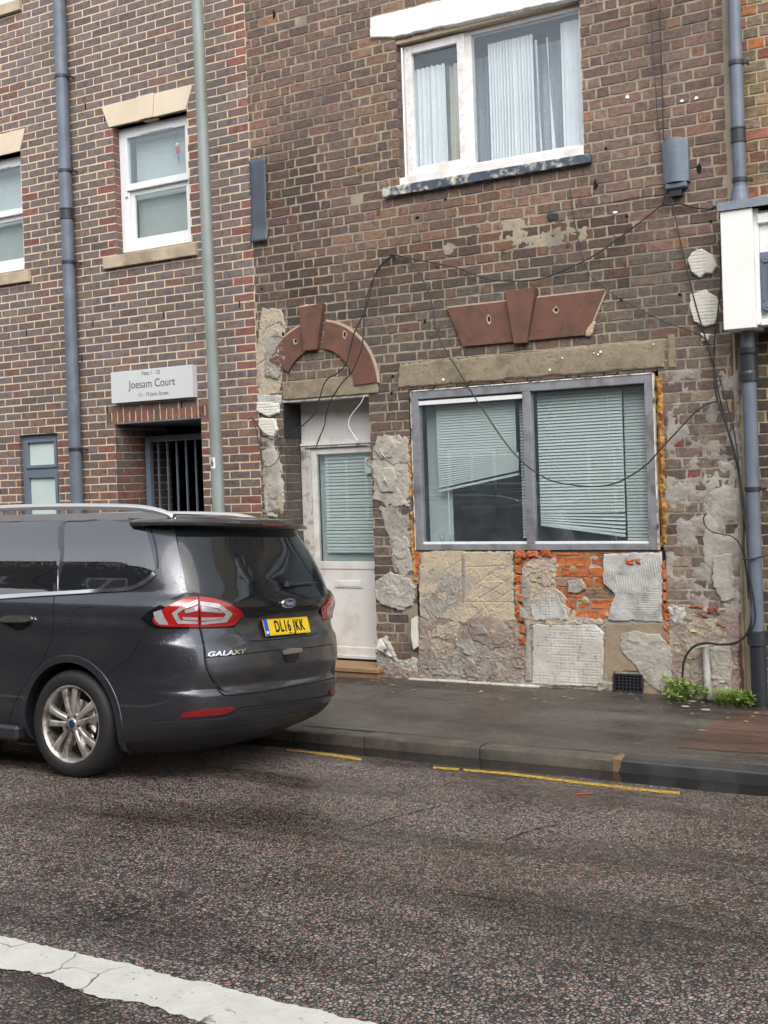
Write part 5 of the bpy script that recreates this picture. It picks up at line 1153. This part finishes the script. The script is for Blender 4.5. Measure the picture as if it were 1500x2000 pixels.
def tw(px,dense=14):
    out=[]
    for i in range(len(px)):
        p,q=px[i],px[(i+1)%len(px)]; n=max(1,int(math.hypot(q[0]-p[0],q[1]-p[1])/dense))
        for k in range(n):
            h=hit(p[0]+(q[0]-p[0])*k/n,p[1]+(q[1]-p[1])*k/n)
            if h: out.append(h)
    return out
def spline_closed(px,n=4):
    P=[Vector((a,c,0)) for a,c in px]; out=[]
    for i in range(len(P)):
        a,b_,c,d=P[i-1],P[i],P[(i+1)%len(P)],P[(i+2)%len(P)]
        for k in range(n):
            t=k/n; q=.5*((2*b_)+(c-a)*t+(2*a-5*b_+4*c-d)*t*t+(3*b_-a-3*c+d)*t**3); out.append((q.x,q.y))
    return out
def panel(name,poly,m,off,parent=car,cell=.03,th=.006,mirror=True,smooth=True,far=None):
    """curved panel with thickness over the body surface; poly in (t,w)"""
    poly=[tuple(p) for p in poly]; c=[poly[0]]
    for p in poly[1:]:
        if math.hypot(p[0]-c[-1][0],p[1]-c[-1][1])>.0015: c.append(p)
    poly=c; n=len(poly); x0=min(p[0] for p in poly); x1=max(p[0] for p in poly); z0=min(p[1] for p in poly); z1=max(p[1] for p in poly)
    X,Z=np.meshgrid(np.arange(x0,x1,cell),np.arange(z0,z1,cell)); X=X.ravel(); Z=Z.ravel(); k=sdist(poly,X,Z)>cell*.35
    pts=[Vector(p) for p in poly]+[Vector((a,c_)) for a,c_ in zip(X[k],Z[k])]
    V,E,Fc,*_r_=delaunay_2d_cdt(pts,[],[list(range(n))],1,1e-6)
    b=MB(); top=[]; 
    for v in V:
        s=surf(v.x,v.y); nn=snorm(v.x,v.y); b.v.append(tuple(s+nn*off)); top.append((s,nn))
    for f in Fc: b.f.append(tuple(f)); b.m.append(0); b.c.append(None)
    # rim wall going back under
    cnt={}
    for f in Fc:
        for i in range(len(f)): e=(f[i],f[(i+1)%len(f)]); cnt[tuple(sorted(e))]=cnt.get(tuple(sorted(e)),0)+1
    be=[e for e,c_ in cnt.items() if c_==1]; mp={}
    for e in be:
        for i in e:
            if i not in mp: mp[i]=len(b.v); s,nn=top[i]; b.v.append(tuple(s+nn*(off-th)))
        b.f.append((e[0],e[1],mp[e[1]],mp[e[0]])); b.m.append(0); b.c.append(None)
    o=b.build(name,m,parent,smooth='auto' if smooth else False)
    # outward orientation check
    me=o.data; 
    if mirror:
        b2=MB(); b2.v=[(v[0],-v[1],v[2]) for v in b.v]; b2.f=list(b.f); b2.m=list(b.m); b2.c=list(b.c); b2.build(name,m,parent,smooth='auto')
    return o
def strip(name,line,wd,m,off,parent=car,mirror=False,th=.004):
    """thin band along a (t,w) polyline"""
    P=[np.array(p) for p in line]; L=[];Rr=[]
    for i in range(len(P)):
        d=P[min(i+1,len(P)-1)]-P[max(i-1,0)]; d=d/(np.linalg.norm(d)+1e-9); nn=np.array([-d[1],d[0]])*wd/2; L.append(P[i]+nn); Rr.append(P[i]-nn)
    b=MB()
    for a,c in zip(L,Rr):
        for q,o_ in((a,off-th),(a,off),(c,off),(c,off-th)):
            b.v.append(tuple(surf(*q)+snorm(*q)*o_))
    for i in range(len(P)-1):
        for j in range(3): b.f.append((i*4+j,i*4+j+1,(i+1)*4+j+1,(i+1)*4+j)); b.m.append(0); b.c.append(None)
    o=b.build(name,m,parent,smooth='auto')
    if mirror:
        b2=MB(); b2.v=[(v[0],-v[1],v[2]) for v in b.v]; b2.f=list(b.f); b2.m=list(b.m); b2.c=list(b.c); b2.build(name,m,parent,smooth='auto')
    return o
def pline(px,dense=8):
    P=catmull([(a,c,0) for a,c in px],6); return [h for h in(hit(p.x,p.y) for p in P) if h]
# body shell as one closed volume with wheel arches cut out
levels=[.17,.19,.22,.26,.30,.35,.40,.45,.50,.55,.57,.585,.60,.65,.70,.75,.80,.85,.87,.885,.90,.94,.965,.985,1.0,1.03,1.06,1.09,1.11,1.135,1.15,1.165,1.18,1.19,1.21,1.24,1.28,1.34,1.40,1.46,1.52,1.57,1.60,1.625,1.645,1.66,1.673,1.684,1.693,1.70,1.706,1.711,1.715]
def loop(w_):
    W=HW(w_); R=HR(w_); Fr=HF(w_); A=min(AE,(R-Fr)*.3); xc=R-A; pts=[]; K=28; NS=46; AF=min(1.0,(R-Fr)*.4); xf=Fr+AF
    for k in range(K+1): s=k/K; pts.append((xc+A*np.interp(s,TL,TS),-W*np.interp(s,TL,TC)))
    for k in range(K-1,-1,-1): s=k/K; pts.append((xc+A*np.interp(s,TL,TS),W*np.interp(s,TL,TC)))
    for k in range(1,NS): pts.append((xc+(xf-xc)*k/NS,W))
    for k in range(K+1): s=k/K; pts.append((xf-AF*np.interp(s,TL,TS),W*np.interp(s,TL,TC)))
    for k in range(K-1,-1,-1): s=k/K; pts.append((xf-AF*np.interp(s,TL,TS),-W*np.interp(s,TL,TC)))
    for k in range(1,NS): pts.append((xf+(xc-xf)*k/NS,-W))
    return [(float(a),float(c),w_) for a,c in pts]
b=MB(); LP=[loop(z) for z in levels]; n=len(LP[0])
for l in LP: b.v+=l
for j in range(len(LP)-1):
    for i in range(n):
        b.f.append((j*n+i,j*n+(i+1)%n,(j+1)*n+(i+1)%n,(j+1)*n+i)); b.m.append(1 if levels[j]<.385 else 0); b.c.append(None)
b.f.append(tuple(range(n))[::-1]); b.m.append(1); b.c.append(None); b.f.append(tuple((len(LP)-1)*n+i for i in range(n))); b.m.append(0); b.c.append(None)
body=b.build('body',[MT['paint'],MT['plastic'],MT['black']],car)
cut=MB()
for xw in(0.,-2.85):
    for s in(-1,1):
        nn=40; ca=[(xw+.395*math.cos(2*math.pi*k/nn),.345+.395*math.sin(2*math.pi*k/nn)) for k in range(nn)]
        cut.prism(ca,min(s*.62,s*1.2),max(s*.62,s*1.2))
cu=cut.build('cutter',[MT['paint'],MT['plastic'],MT['black']],None); cu.data.polygons.foreach_set('material_index',[2]*len(cu.data.polygons))
cu.parent=car
bpy.context.view_layer.update()
md=body.modifiers.new('x','BOOLEAN'); md.operation='DIFFERENCE'; md.object=cu; md.solver='EXACT'
dg=bpy.context.evaluated_depsgraph_get(); me2=bpy.data.meshes.new_from_object(body.evaluated_get(dg)); body.modifiers.clear(); body.data=me2
bpy.data.objects.remove(cu); me2.polygons.foreach_set('use_smooth',[True]*len(me2.polygons)); me2.set_sharp_from_angle(angle=R_(38))
# arch lips
def arch_lip(xw,s):
    b=MB(); nn=44; 
    for k in range(nn+1):
        a=R_(-22+224*k/nn)
        for r,o_ in((.390,-.03),(.392,.008),(.405,.012),(.437,.004),(.442,-.004)):
            x=xw+r*math.cos(a); z=max(.345+r*math.sin(a),.185); b.v.append((x,s*(HW(z)+o_),z))
    for k in range(nn):
        for j in range(4): b.f.append((k*5+j,k*5+j+1,(k+1)*5+j+1,(k+1)*5+j)); b.m.append(0); b.c.append(None)
    b.build('wheel_arch_lip',MT['paint'],car,smooth='auto')
for xw in(0.,-2.85):
    for s in(-1,1): arch_lip(xw,s)
# sills
for s in(-1,1):
    b=MB(); b.box(-2.40,-.45,min(s*.86,s*.955),max(s*.86,s*.955),.20,.30,ch=.02); b.build('sill',MT['plastic'],car)
# wheels
def wheel(xw,s):
    Wh=empty('wheel',(xw,s*.925,.345)); Wh.parent=car; S=s
    def L(prof,n=56): 
        b=MB(); b.lathe([(r,h*S) for r,h in prof],n,'Y'); return b
    L([(.238,-.012),(.246,.002),(.262,.010),(.290,.014),(.318,.006),(.336,-.012),(.345,-.04),(.3465,-.11),(.345,-.18),(.336,-.205),(.30,-.22),(.24,-.21)],72).build('tyre',MT['tyre'],Wh,smooth='auto')
    b=L([(.243,.0),(.246,.005),(.240,.006),(.231,-.004),(.226,-.02),(.222,-.09),(.215,-.19)]); 
    for k in range(5):
        base=90+72*k+8
        for sgn in(-1,1):
            a1=R_(base+sgn*7); a0=R_(base+sgn*17); r0,r1=.052,.229
            c0=np.array([math.cos(a0),math.sin(a0)]); c1=np.array([math.cos(a1+sgn*R_(5)),math.sin(a1+sgn*R_(5))]); p0=c0*r0; p1=c1*r1; d=(p1-p0)/np.linalg.norm(p1-p0); nn=np.array([-d[1],d[0]])
            sec=[]
            for t,wd,h in((0,.017,-.012),(.35,.017,-.003),(.7,.020,-.002),(1.,.026,-.012)):
                p=p0+(p1-p0)*t; sec.append([(p+nn*wd,h-.006),(p+nn*wd*.55,h),(p-nn*wd*.55,h),(p-nn*wd,h-.006),(p-nn*wd*.8,h-.045),(p+nn*wd*.8,h-.045)])
            f0=len(b.v)
            for sc_ in sec:
                for p,h in sc_: b.v.append((p[0],h*S,p[1]))
            for q in range(3):
                for j in range(6): b.f.append((f0+q*6+j,f0+q*6+(j+1)%6,f0+(q+1)*6+(j+1)%6,f0+(q+1)*6+j)); b.m.append(0); b.c.append(None)
    b.lathe([(0,-.010*S),(.030,-.010*S),(.034,-.014*S),(.062,-.016*S),(.070,-.022*S),(.072,-.06*S)],28,'Y')
    b.build('rim',MT['alloy'],Wh,smooth='auto')
    b=MB()
    for k in range(5):
        a=R_(90+72*k+44); b.lathe([(0,-.010*S),(.009,-.011*S),(.0105,-.03*S)],8,'Y',c0=(.053*math.cos(a),0,.053*math.sin(a)))
    b.build('wheel_nuts',MT['iron'],Wh)
    L([(0,-.004),(.022,-.005),(.027,-.009)],20).build('centre_cap',MT['badge_b'],Wh,smooth='auto')
    L([(0,-.075),(.15,-.075),(.15,-.088),(.06,-.088)],40).build('brake_disc',MT['chrome'],Wh)
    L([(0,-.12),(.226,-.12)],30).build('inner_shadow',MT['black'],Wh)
    b=MB(); b.box(.07,.15,min(-.05*S,-.1*S),max(-.05*S,-.1*S),.05,.13,ch=.01); b.build('caliper',MT['alloy'],Wh)
for xw in(0.,-2.85):
    for s in(-1,1): wheel(xw,s)
b=MB(); b.box(-3.3,.30,-.60,.60,.16,.30); b.build('underbody',MT['black'],car)
# glazing, drawn on the real body surface
ST=side_t
qpoly=tw(spline_closed([(121,1156),(126,1085),(133,1017),(200,1017),(255,1021),(282,1030),(294,1065),(302,1105),(298,1121),(275,1136),(245,1146),(190,1152)],4),30)
panel('rear_quarter_window',qpoly,MT['car_glass'],.0035)
dpoly=tw([(112,1157),(116,1090),(122,1017)],30)[:-1]+[hit(122,1017),hit(60,1019),hit(4,1023)]
rt=[ST(u,z) for u,z in((-1.20,1.615),(-1.22,1.15))]; panel('rear_door_window',[hit(113,1156),hit(118,1085),hit(125,1017),hit(60,1018),hit(2,1023)]+rt+[hit(2,1162),hit(60,1160)],MT['car_glass'],.0035)
panel('front_door_window',[ST(u,z) for u,z in((-1.27,1.15),(-1.25,1.612),(-1.6,1.59),(-1.9,1.45),(-2.25,1.2),(-2.28,1.12))],MT['car_glass'],.0035)
# black surround, chrome waist strip, pillar
strip('door_pillar',[hit(*p) for p in((106,1157),(112,1085),(119,1017))],.028,MT['plastic'],.003,mirror=True)
strip('window_surround',[ST(-1.2,1.632)]+[h for h in(hit(p.x,p.y) for p in catmull([(2,1013,0),(60,1008,0),(130,1006,0),(200,1008,0),(255,1012,0),(285,1021,0),(300,1050,0),(308,1090,0),(308,1110,0)],5)) if h],.010,MT['gloss_black'],.004,mirror=True)
strip('chrome_waist_trim',[ST(-2.25,1.10),ST(-1.7,1.12),ST(-1.2,1.132)]+[h for h in(hit(p.x,p.y) for p in catmull([(0,1167,0),(60,1163,0),(110,1160,0),(180,1155,0),(245,1151,0),(270,1144,0),(290,1132,0),(302,1120,0)],5)) if h],.024,MT['chrome'],.009,mirror=True,th=.008)
windsc=[]
def fwd_pt(y,w_): # point on windscreen slope
    W=HW(w_); Fr=HF(w_); AF=min(1.0,(HR(w_)-Fr)*.4); c=min(abs(y)/W,.999); return (Fr+AF*(1-(1-c**3.2)**(1/3.2))-.004,y,w_)
b=MB(); zs=np.linspace(1.07,1.62,14); yy=np.linspace(-.88,.88,21)
for z in zs:
    for t in yy: b.v.append(fwd_pt(t*HW(z),float(z)))
for j in range(13):
    for i in range(20): b.f.append((j*21+i,j*21+i+1,(j+1)*21+i+1,(j+1)*21+i)); b.m.append(0); b.c.append(None)
b.build('windscreen',MT['car_glass'],car,smooth=True)
for s in(-1,1):
    b=MB(); b.box(-3.70,-3.45,min(s*.52,s*.86),max(s*.52,s*.86),.72,.84,ch=.04); b.build('headlight',MT['lamp_white'],car)
    b=MB(); b.box(-2.15,-1.98,min(s*.96,s*1.12),max(s*.96,s*1.12),1.10,1.24,ch=.04); b.build('door_mirror',MT['paint'],car)
# rear: black glass panel reaching down over the upper tailgate
rg=tw([(341,1024),(360,1021),(405,1015),(480,1018),(540,1022),(566,1030),(600,1078),(620,1115),(632,1142),(630,1165),(626,1186),(618,1191),(545,1197),(500,1206),(480,1206),(474,1192),(455,1180),(425,1168),(390,1160),(366,1154),(352,1090)],16)
MT['rear_glass']=mat('rear_glass',(.006,.008,.011),rough=.05,spec=.5,coat=.25,extra=paint_extra(.30))
panel('rear_window',rg,MT['rear_glass'],.0045,mirror=False,cell=.028)
tg=tw([(394,1229),(455,1227),(478,1209),(500,1208),(545,1199),(618,1193),(630,1212),(641,1216),(648,1240),(653,1280),(655,1300),(653,1320),(600,1331),(545,1342),(490,1350),(446,1354),(434,1349),(418,1325),(405,1300),(400,1262)],16)
panel('tailgate',tg,MT['paint'],.005,mirror=False,cell=.026,th=.009)
strip('tailgate_seam',pline([(390,1228),(398,1262),(402,1300),(415,1328),(430,1352),(445,1358),(490,1354),(545,1346),(600,1335),(654,1324)]),.010,MT['void'],.0012)
strip('tailgate_seam',pline([(338,1022),(350,1075),(358,1110),(366,1152)]),.008,MT['void'],.0012)
strip('tailgate_crease',pline([(402,1284),(460,1279),(540,1270),(600,1265),(649,1258)]),.007,MT['void'],.0062,th=.001)
strip('plate_recess_edge',pline([(456,1228),(470,1243),(485,1251),(510,1252),(560,1247),(610,1241),(628,1234)]),.005,MT['void'],.0062,th=.001)
strip('door_seam',pline([(106,1160),(104,1195),(104,1225),(98,1255),(85,1285),(62,1318),(38,1355),(25,1385),(18,1412)]),.006,MT['void'],.0012,mirror=True)
strip('bumper_seam',pline([(288,1226),(275,1250),(258,1275),(238,1295),(208,1314)]),.005,MT['void'],.0012,mirror=True)
strip('fuel_flap_seam',pline([(186,1187),(170,1186),(150,1189),(140,1200),(138,1215),(142,1230),(152,1237),(168,1237)]),.004,MT['void'],.0012)
strip('fuel_flap_seam',pline([(186,1187),(190,1200),(189,1220),(183,1234),(168,1237)]),.002,MT['void'],.0012)
# bumper: lower black valance step and reflector
strip('bumper_step',pline([(458,1392),(475,1384),(520,1379),(580,1371),(630,1361),(652,1356)]),.008,MT['plastic'],.012)
lv=tw([(240,1416),(300,1411),(350,1408),(430,1403),(455,1397),(470,1390),(520,1384),(580,1376),(630,1367),(654,1362),(653,1375),(644,1393),(620,1404),(560,1413),(480,1425),(400,1434),(300,1443),(241,1448)],16)
panel('bumper_valance',lv,MT['plastic'],.010,mirror=False,cell=.028,th=.014)
strip('valance_ridge',pline([(462,1412),(520,1402),(600,1388),(650,1377)]),.012,MT['plastic'],.016)
panel('reflector',tw([(350,1401),(356,1392),(372,1388),(420,1383),(457,1380),(452,1388),(440,1394),(400,1398)],10),MT['reflector'],.009)
b=MB(); h=hit(404,1374); s_=surf(*h); nn=snorm(*h); b.lathe([(0,.0),(.012,.0),(.013,-.003)],12,'Y'); o=b.build('parking_sensor',MT['plastic'],car); o.location=Vector(s_+nn*.003); o.rotation_euler=Vector(nn).to_track_quat('Y','Z').to_euler()
# tail lamps
panel('tail_lamp_surround',tw([(276,1208),(290,1195),(330,1172),(365,1157),(385,1159),(425,1167),(455,1179),(477,1196),(470,1207),(455,1226),(395,1228),(305,1227),(290,1222)],12),MT['gloss_black'],.006)
panel('tail_lamp',tw(spline_closed([(300,1207),(318,1191),(345,1177),(372,1168),(400,1168),(430,1174),(455,1184),(473,1197),(462,1212),(450,1222),(400,1224.5),(340,1224),(308,1222)],3),12),MT['lamp_red'],.012,cell=.018,th=.010)
for pl_ in([(336,1197),(355,1184),(385,1173),(385,1181),(358,1190),(346,1198),(352,1211),(385,1213),(385,1218),(347,1218)],[(390,1176),(425,1180),(449,1194),(452,1198),(440,1214),(392,1220),(392,1214),(430,1210),(440,1199),(424,1188),(390,1183)],[(301,1196),(316,1191),(322,1205),(330,1221),(312,1220),(304,1210)],[(360,1191),(385,1184),(385,1192),(362,1197)],[(392,1184),(422,1189),(434,1196),(392,1193)],[(356,1204),(385,1205),(385,1211),(358,1210)],[(392,1205),(434,1204),(428,1209),(392,1212)]):
    panel('lamp_element',tw(pl_,8),MT['lamp_white'],.0135,cell=.015,th=.003)
strip('lamp_joint',pline([(387,1163),(388,1190),(389,1226)]),.006,MT['gloss_black'],.0145,mirror=True)
# spoiler with high-level brake lamp
b=MB(); K=30; rings=[]
for k in range(K+1):
    t=.10+(2*CL-.20)*k/K; e=1-abs(k/K*2-1); ex=.055*min(1,e*4)
    pr_=[]
    for w_,o_ in((1.655,.004),(1.648,.03+ex),(1.630,.045+ex),(1.612,.030+ex),(1.600,.004)):
        s_=surf(t,w_); nn=snorm(t,w_); nn=np.array([nn[0],nn[1],0]); nn/=np.linalg.norm(nn); pr_.append(tuple(s_+nn*o_))
    b.v+=pr_
for k in range(K):
    for j in range(4): b.f.append((k*5+j,k*5+j+1,(k+1)*5+j+1,(k+1)*5+j)); b.m.append(0); b.c.append(None)
b.f+=[(0,1,2,3,4),tuple(K*5+j for j in(4,3,2,1,0))]; b.m+=[0,0]; b.c+=[None,None]
b.build('spoiler',MT['paint'],car,smooth='auto')
b=MB()
for k in range(13):
    t=CL-.17+.34*k/12
    for w_,o_ in((1.641,.083),(1.634,.103),(1.622,.101),(1.617,.09)):
        s_=surf(t,w_); b.v.append((s_[0]+o_,s_[1],s_[2]))
for k in range(12):
    for j in range(3): b.f.append((k*4+j,k*4+j+1,(k+1)*4+j+1,(k+1)*4+j)); b.m.append(0); b.c.append(None)
b.build('brake_lamp',MT['lamp_dark'],car,smooth=True)
# roof rails
for s in(-1,1):
    P=catmull([(a_-(.22 if s>0 else 0),c_,e_) for a_,c_,e_ in((-2.0,s*.60,1.66),(-1.9,s*.61,1.715),(-1.2,s*.63,1.748),(-.6,s*.645,1.755),(-.1,s*.65,1.748),(.25,s*.65,1.735),(.42,s*.648,1.715),(.54,s*.645,1.685),(.58,s*.64,1.665))],6)
    b=MB(); n=8
    for i,p in enumerate(P):
        for j in range(n): a=2*math.pi*j/n; b.v.append((p.x,p.y+.020*math.cos(a),p.z-.004+.022*math.sin(a)))
    for i in range(len(P)-1):
        for j in range(n): b.f.append((i*n+j,i*n+(j+1)%n,(i+1)*n+(j+1)%n,(i+1)*n+j)); b.m.append(0); b.c.append(None)
    b.box(-1.95,.54-(.22 if s>0 else 0),min(s*.636,s*.66),max(s*.636,s*.66),1.655,1.70); 
    b.build('roof_rail',MT['rail'],car,smooth='auto')
# number plate
pt=empty('number_plate',(1.022,0,.955)); pt.parent=car; pt.rotation_euler=(0,R_(-17),0); 
b=MB(); b.box(-.004,.004,-.26,.26,-.0555,.0555,ch=.002); b.build('plate',MT['plate_y'],pt)
b=MB(); b.box(.0042,.0052,-.26,-.215,-.0555,.0555); b.build('blue_band',MT['plate_b'],pt)
b=MB(); b.box(.0054,.0058,-.252,-.223,-.040,-.022); b.build('country_mark',MT['sign_face'],pt)
v,f=text_mesh('DL16 JKK',.106,.72,.0028,1.12); b=MB(); b.raw([(.0062+.00004*(i%97)/97,x+.023,y) for i,(x,y) in enumerate(v)],f); b.build('characters',MT['print_black'],pt,fix=False)
b=MB(); b.box(.0042,.0056,.0,.045,-.050,-.043); b.build('dealer_mark',MT['red'],pt)
b=MB(); b.box(.0042,.0050,-.205,.252,-.0505,-.0495); b.box(.0042,.0050,-.205,.252,.0495,.0505); b.build('border_line',MT['print_black'],pt)
# oval badge
bd=empty('badge',(1.038,.0,1.108)); bd.parent=car; bd.rotation_euler=(0,R_(4),0)
def oval(a,c,x0,x1,n=32):
    b=MB(); b.lathe([(0,x1),(1-.08,x1),(1,x1*.5+x0*.5),(1,x0)],n,'Z'); b.v=[(z,x*a,y*c) for x,y,z in b.v]; return b
oval(.082,.034,-.01,.003).build('badge_rim',MT['chrome'],bd,smooth='auto'); oval(.072,.027,-.004,.0045).build('badge_field',MT['badge_b'],bd)
v,f=text_mesh('Ford',.036,1.3,.0008); b=MB(); xs_=[x for x,y in v]
b.raw([(.0052,x+y*.2,y) for x,y in v],f); b.build('badge_script',MT['white_print'],bd,fix=False)
# model name lettering on the tailgate
h0=hit(405,1279); h1=hit(478,1273); v,f=text_mesh('GALAXY',.05,1.,.0012,1.05); x0=min(x for x,y in v); x1=max(x for x,y in v); hy=max(y for x,y in v)-min(y for x,y in v)
b=MB()
for x,y in v:
    s_=(x-x0)/(x1-x0); t=h0[0]+(h1[0]-h0[0])*s_; w_=h0[1]+(h1[1]-h0[1])*s_+y/hy*.030+.002; p=surf(t+y*.4,w_)+snorm(t,w_)*.0085; b.v.append(tuple(p))
b.f=[tuple(q) for q in f]; b.m=[0]*len(f); b.c=[None]*len(f); b.build('model_lettering',MT['chrome'],car,fix=False)
# handles and wiper
panel('tailgate_handle_pocket',tw([(551,1276),(584,1272),(582,1287),(576,1294),(556,1295),(551,1288)],10),MT['gloss_black'],.007,mirror=False,cell=.02)
panel('tailgate_handle',tw([(547,1271),(562,1267),(586,1266),(587,1272),(583,1274),(550,1279)],10),MT['chrome'],.018,mirror=False,cell=.02,th=.012)
panel('door_handle_pocket',tw(spline_closed([(6,1214),(30,1220),(60,1216),(55,1225),(38,1231),(18,1224)],3),10),MT['gloss_black'],.002,mirror=True,cell=.02)
panel('door_handle',tw(spline_closed([(5,1210),(15,1204),(40,1202),(62,1203),(66,1210),(60,1214),(30,1215),(10,1215)],3),10),MT['chrome'],.022,mirror=True,cell=.02,th=.014)
A_=[surf(*hit(*p))+snorm(*hit(*p))*.03 for p in((553,1143),(570,1145),(590,1142),(614,1141))]
b=MB(); b.tube([Vector(p) for p in A_],[.009,.008,.006,.004],6); b.lathe([(0,.02),(.018,.015),(.020,-.02)],12,'Z',c0=tuple(A_[0]-np.array([.0,0,0]))); b.build('rear_wiper',MT['plastic'],car)
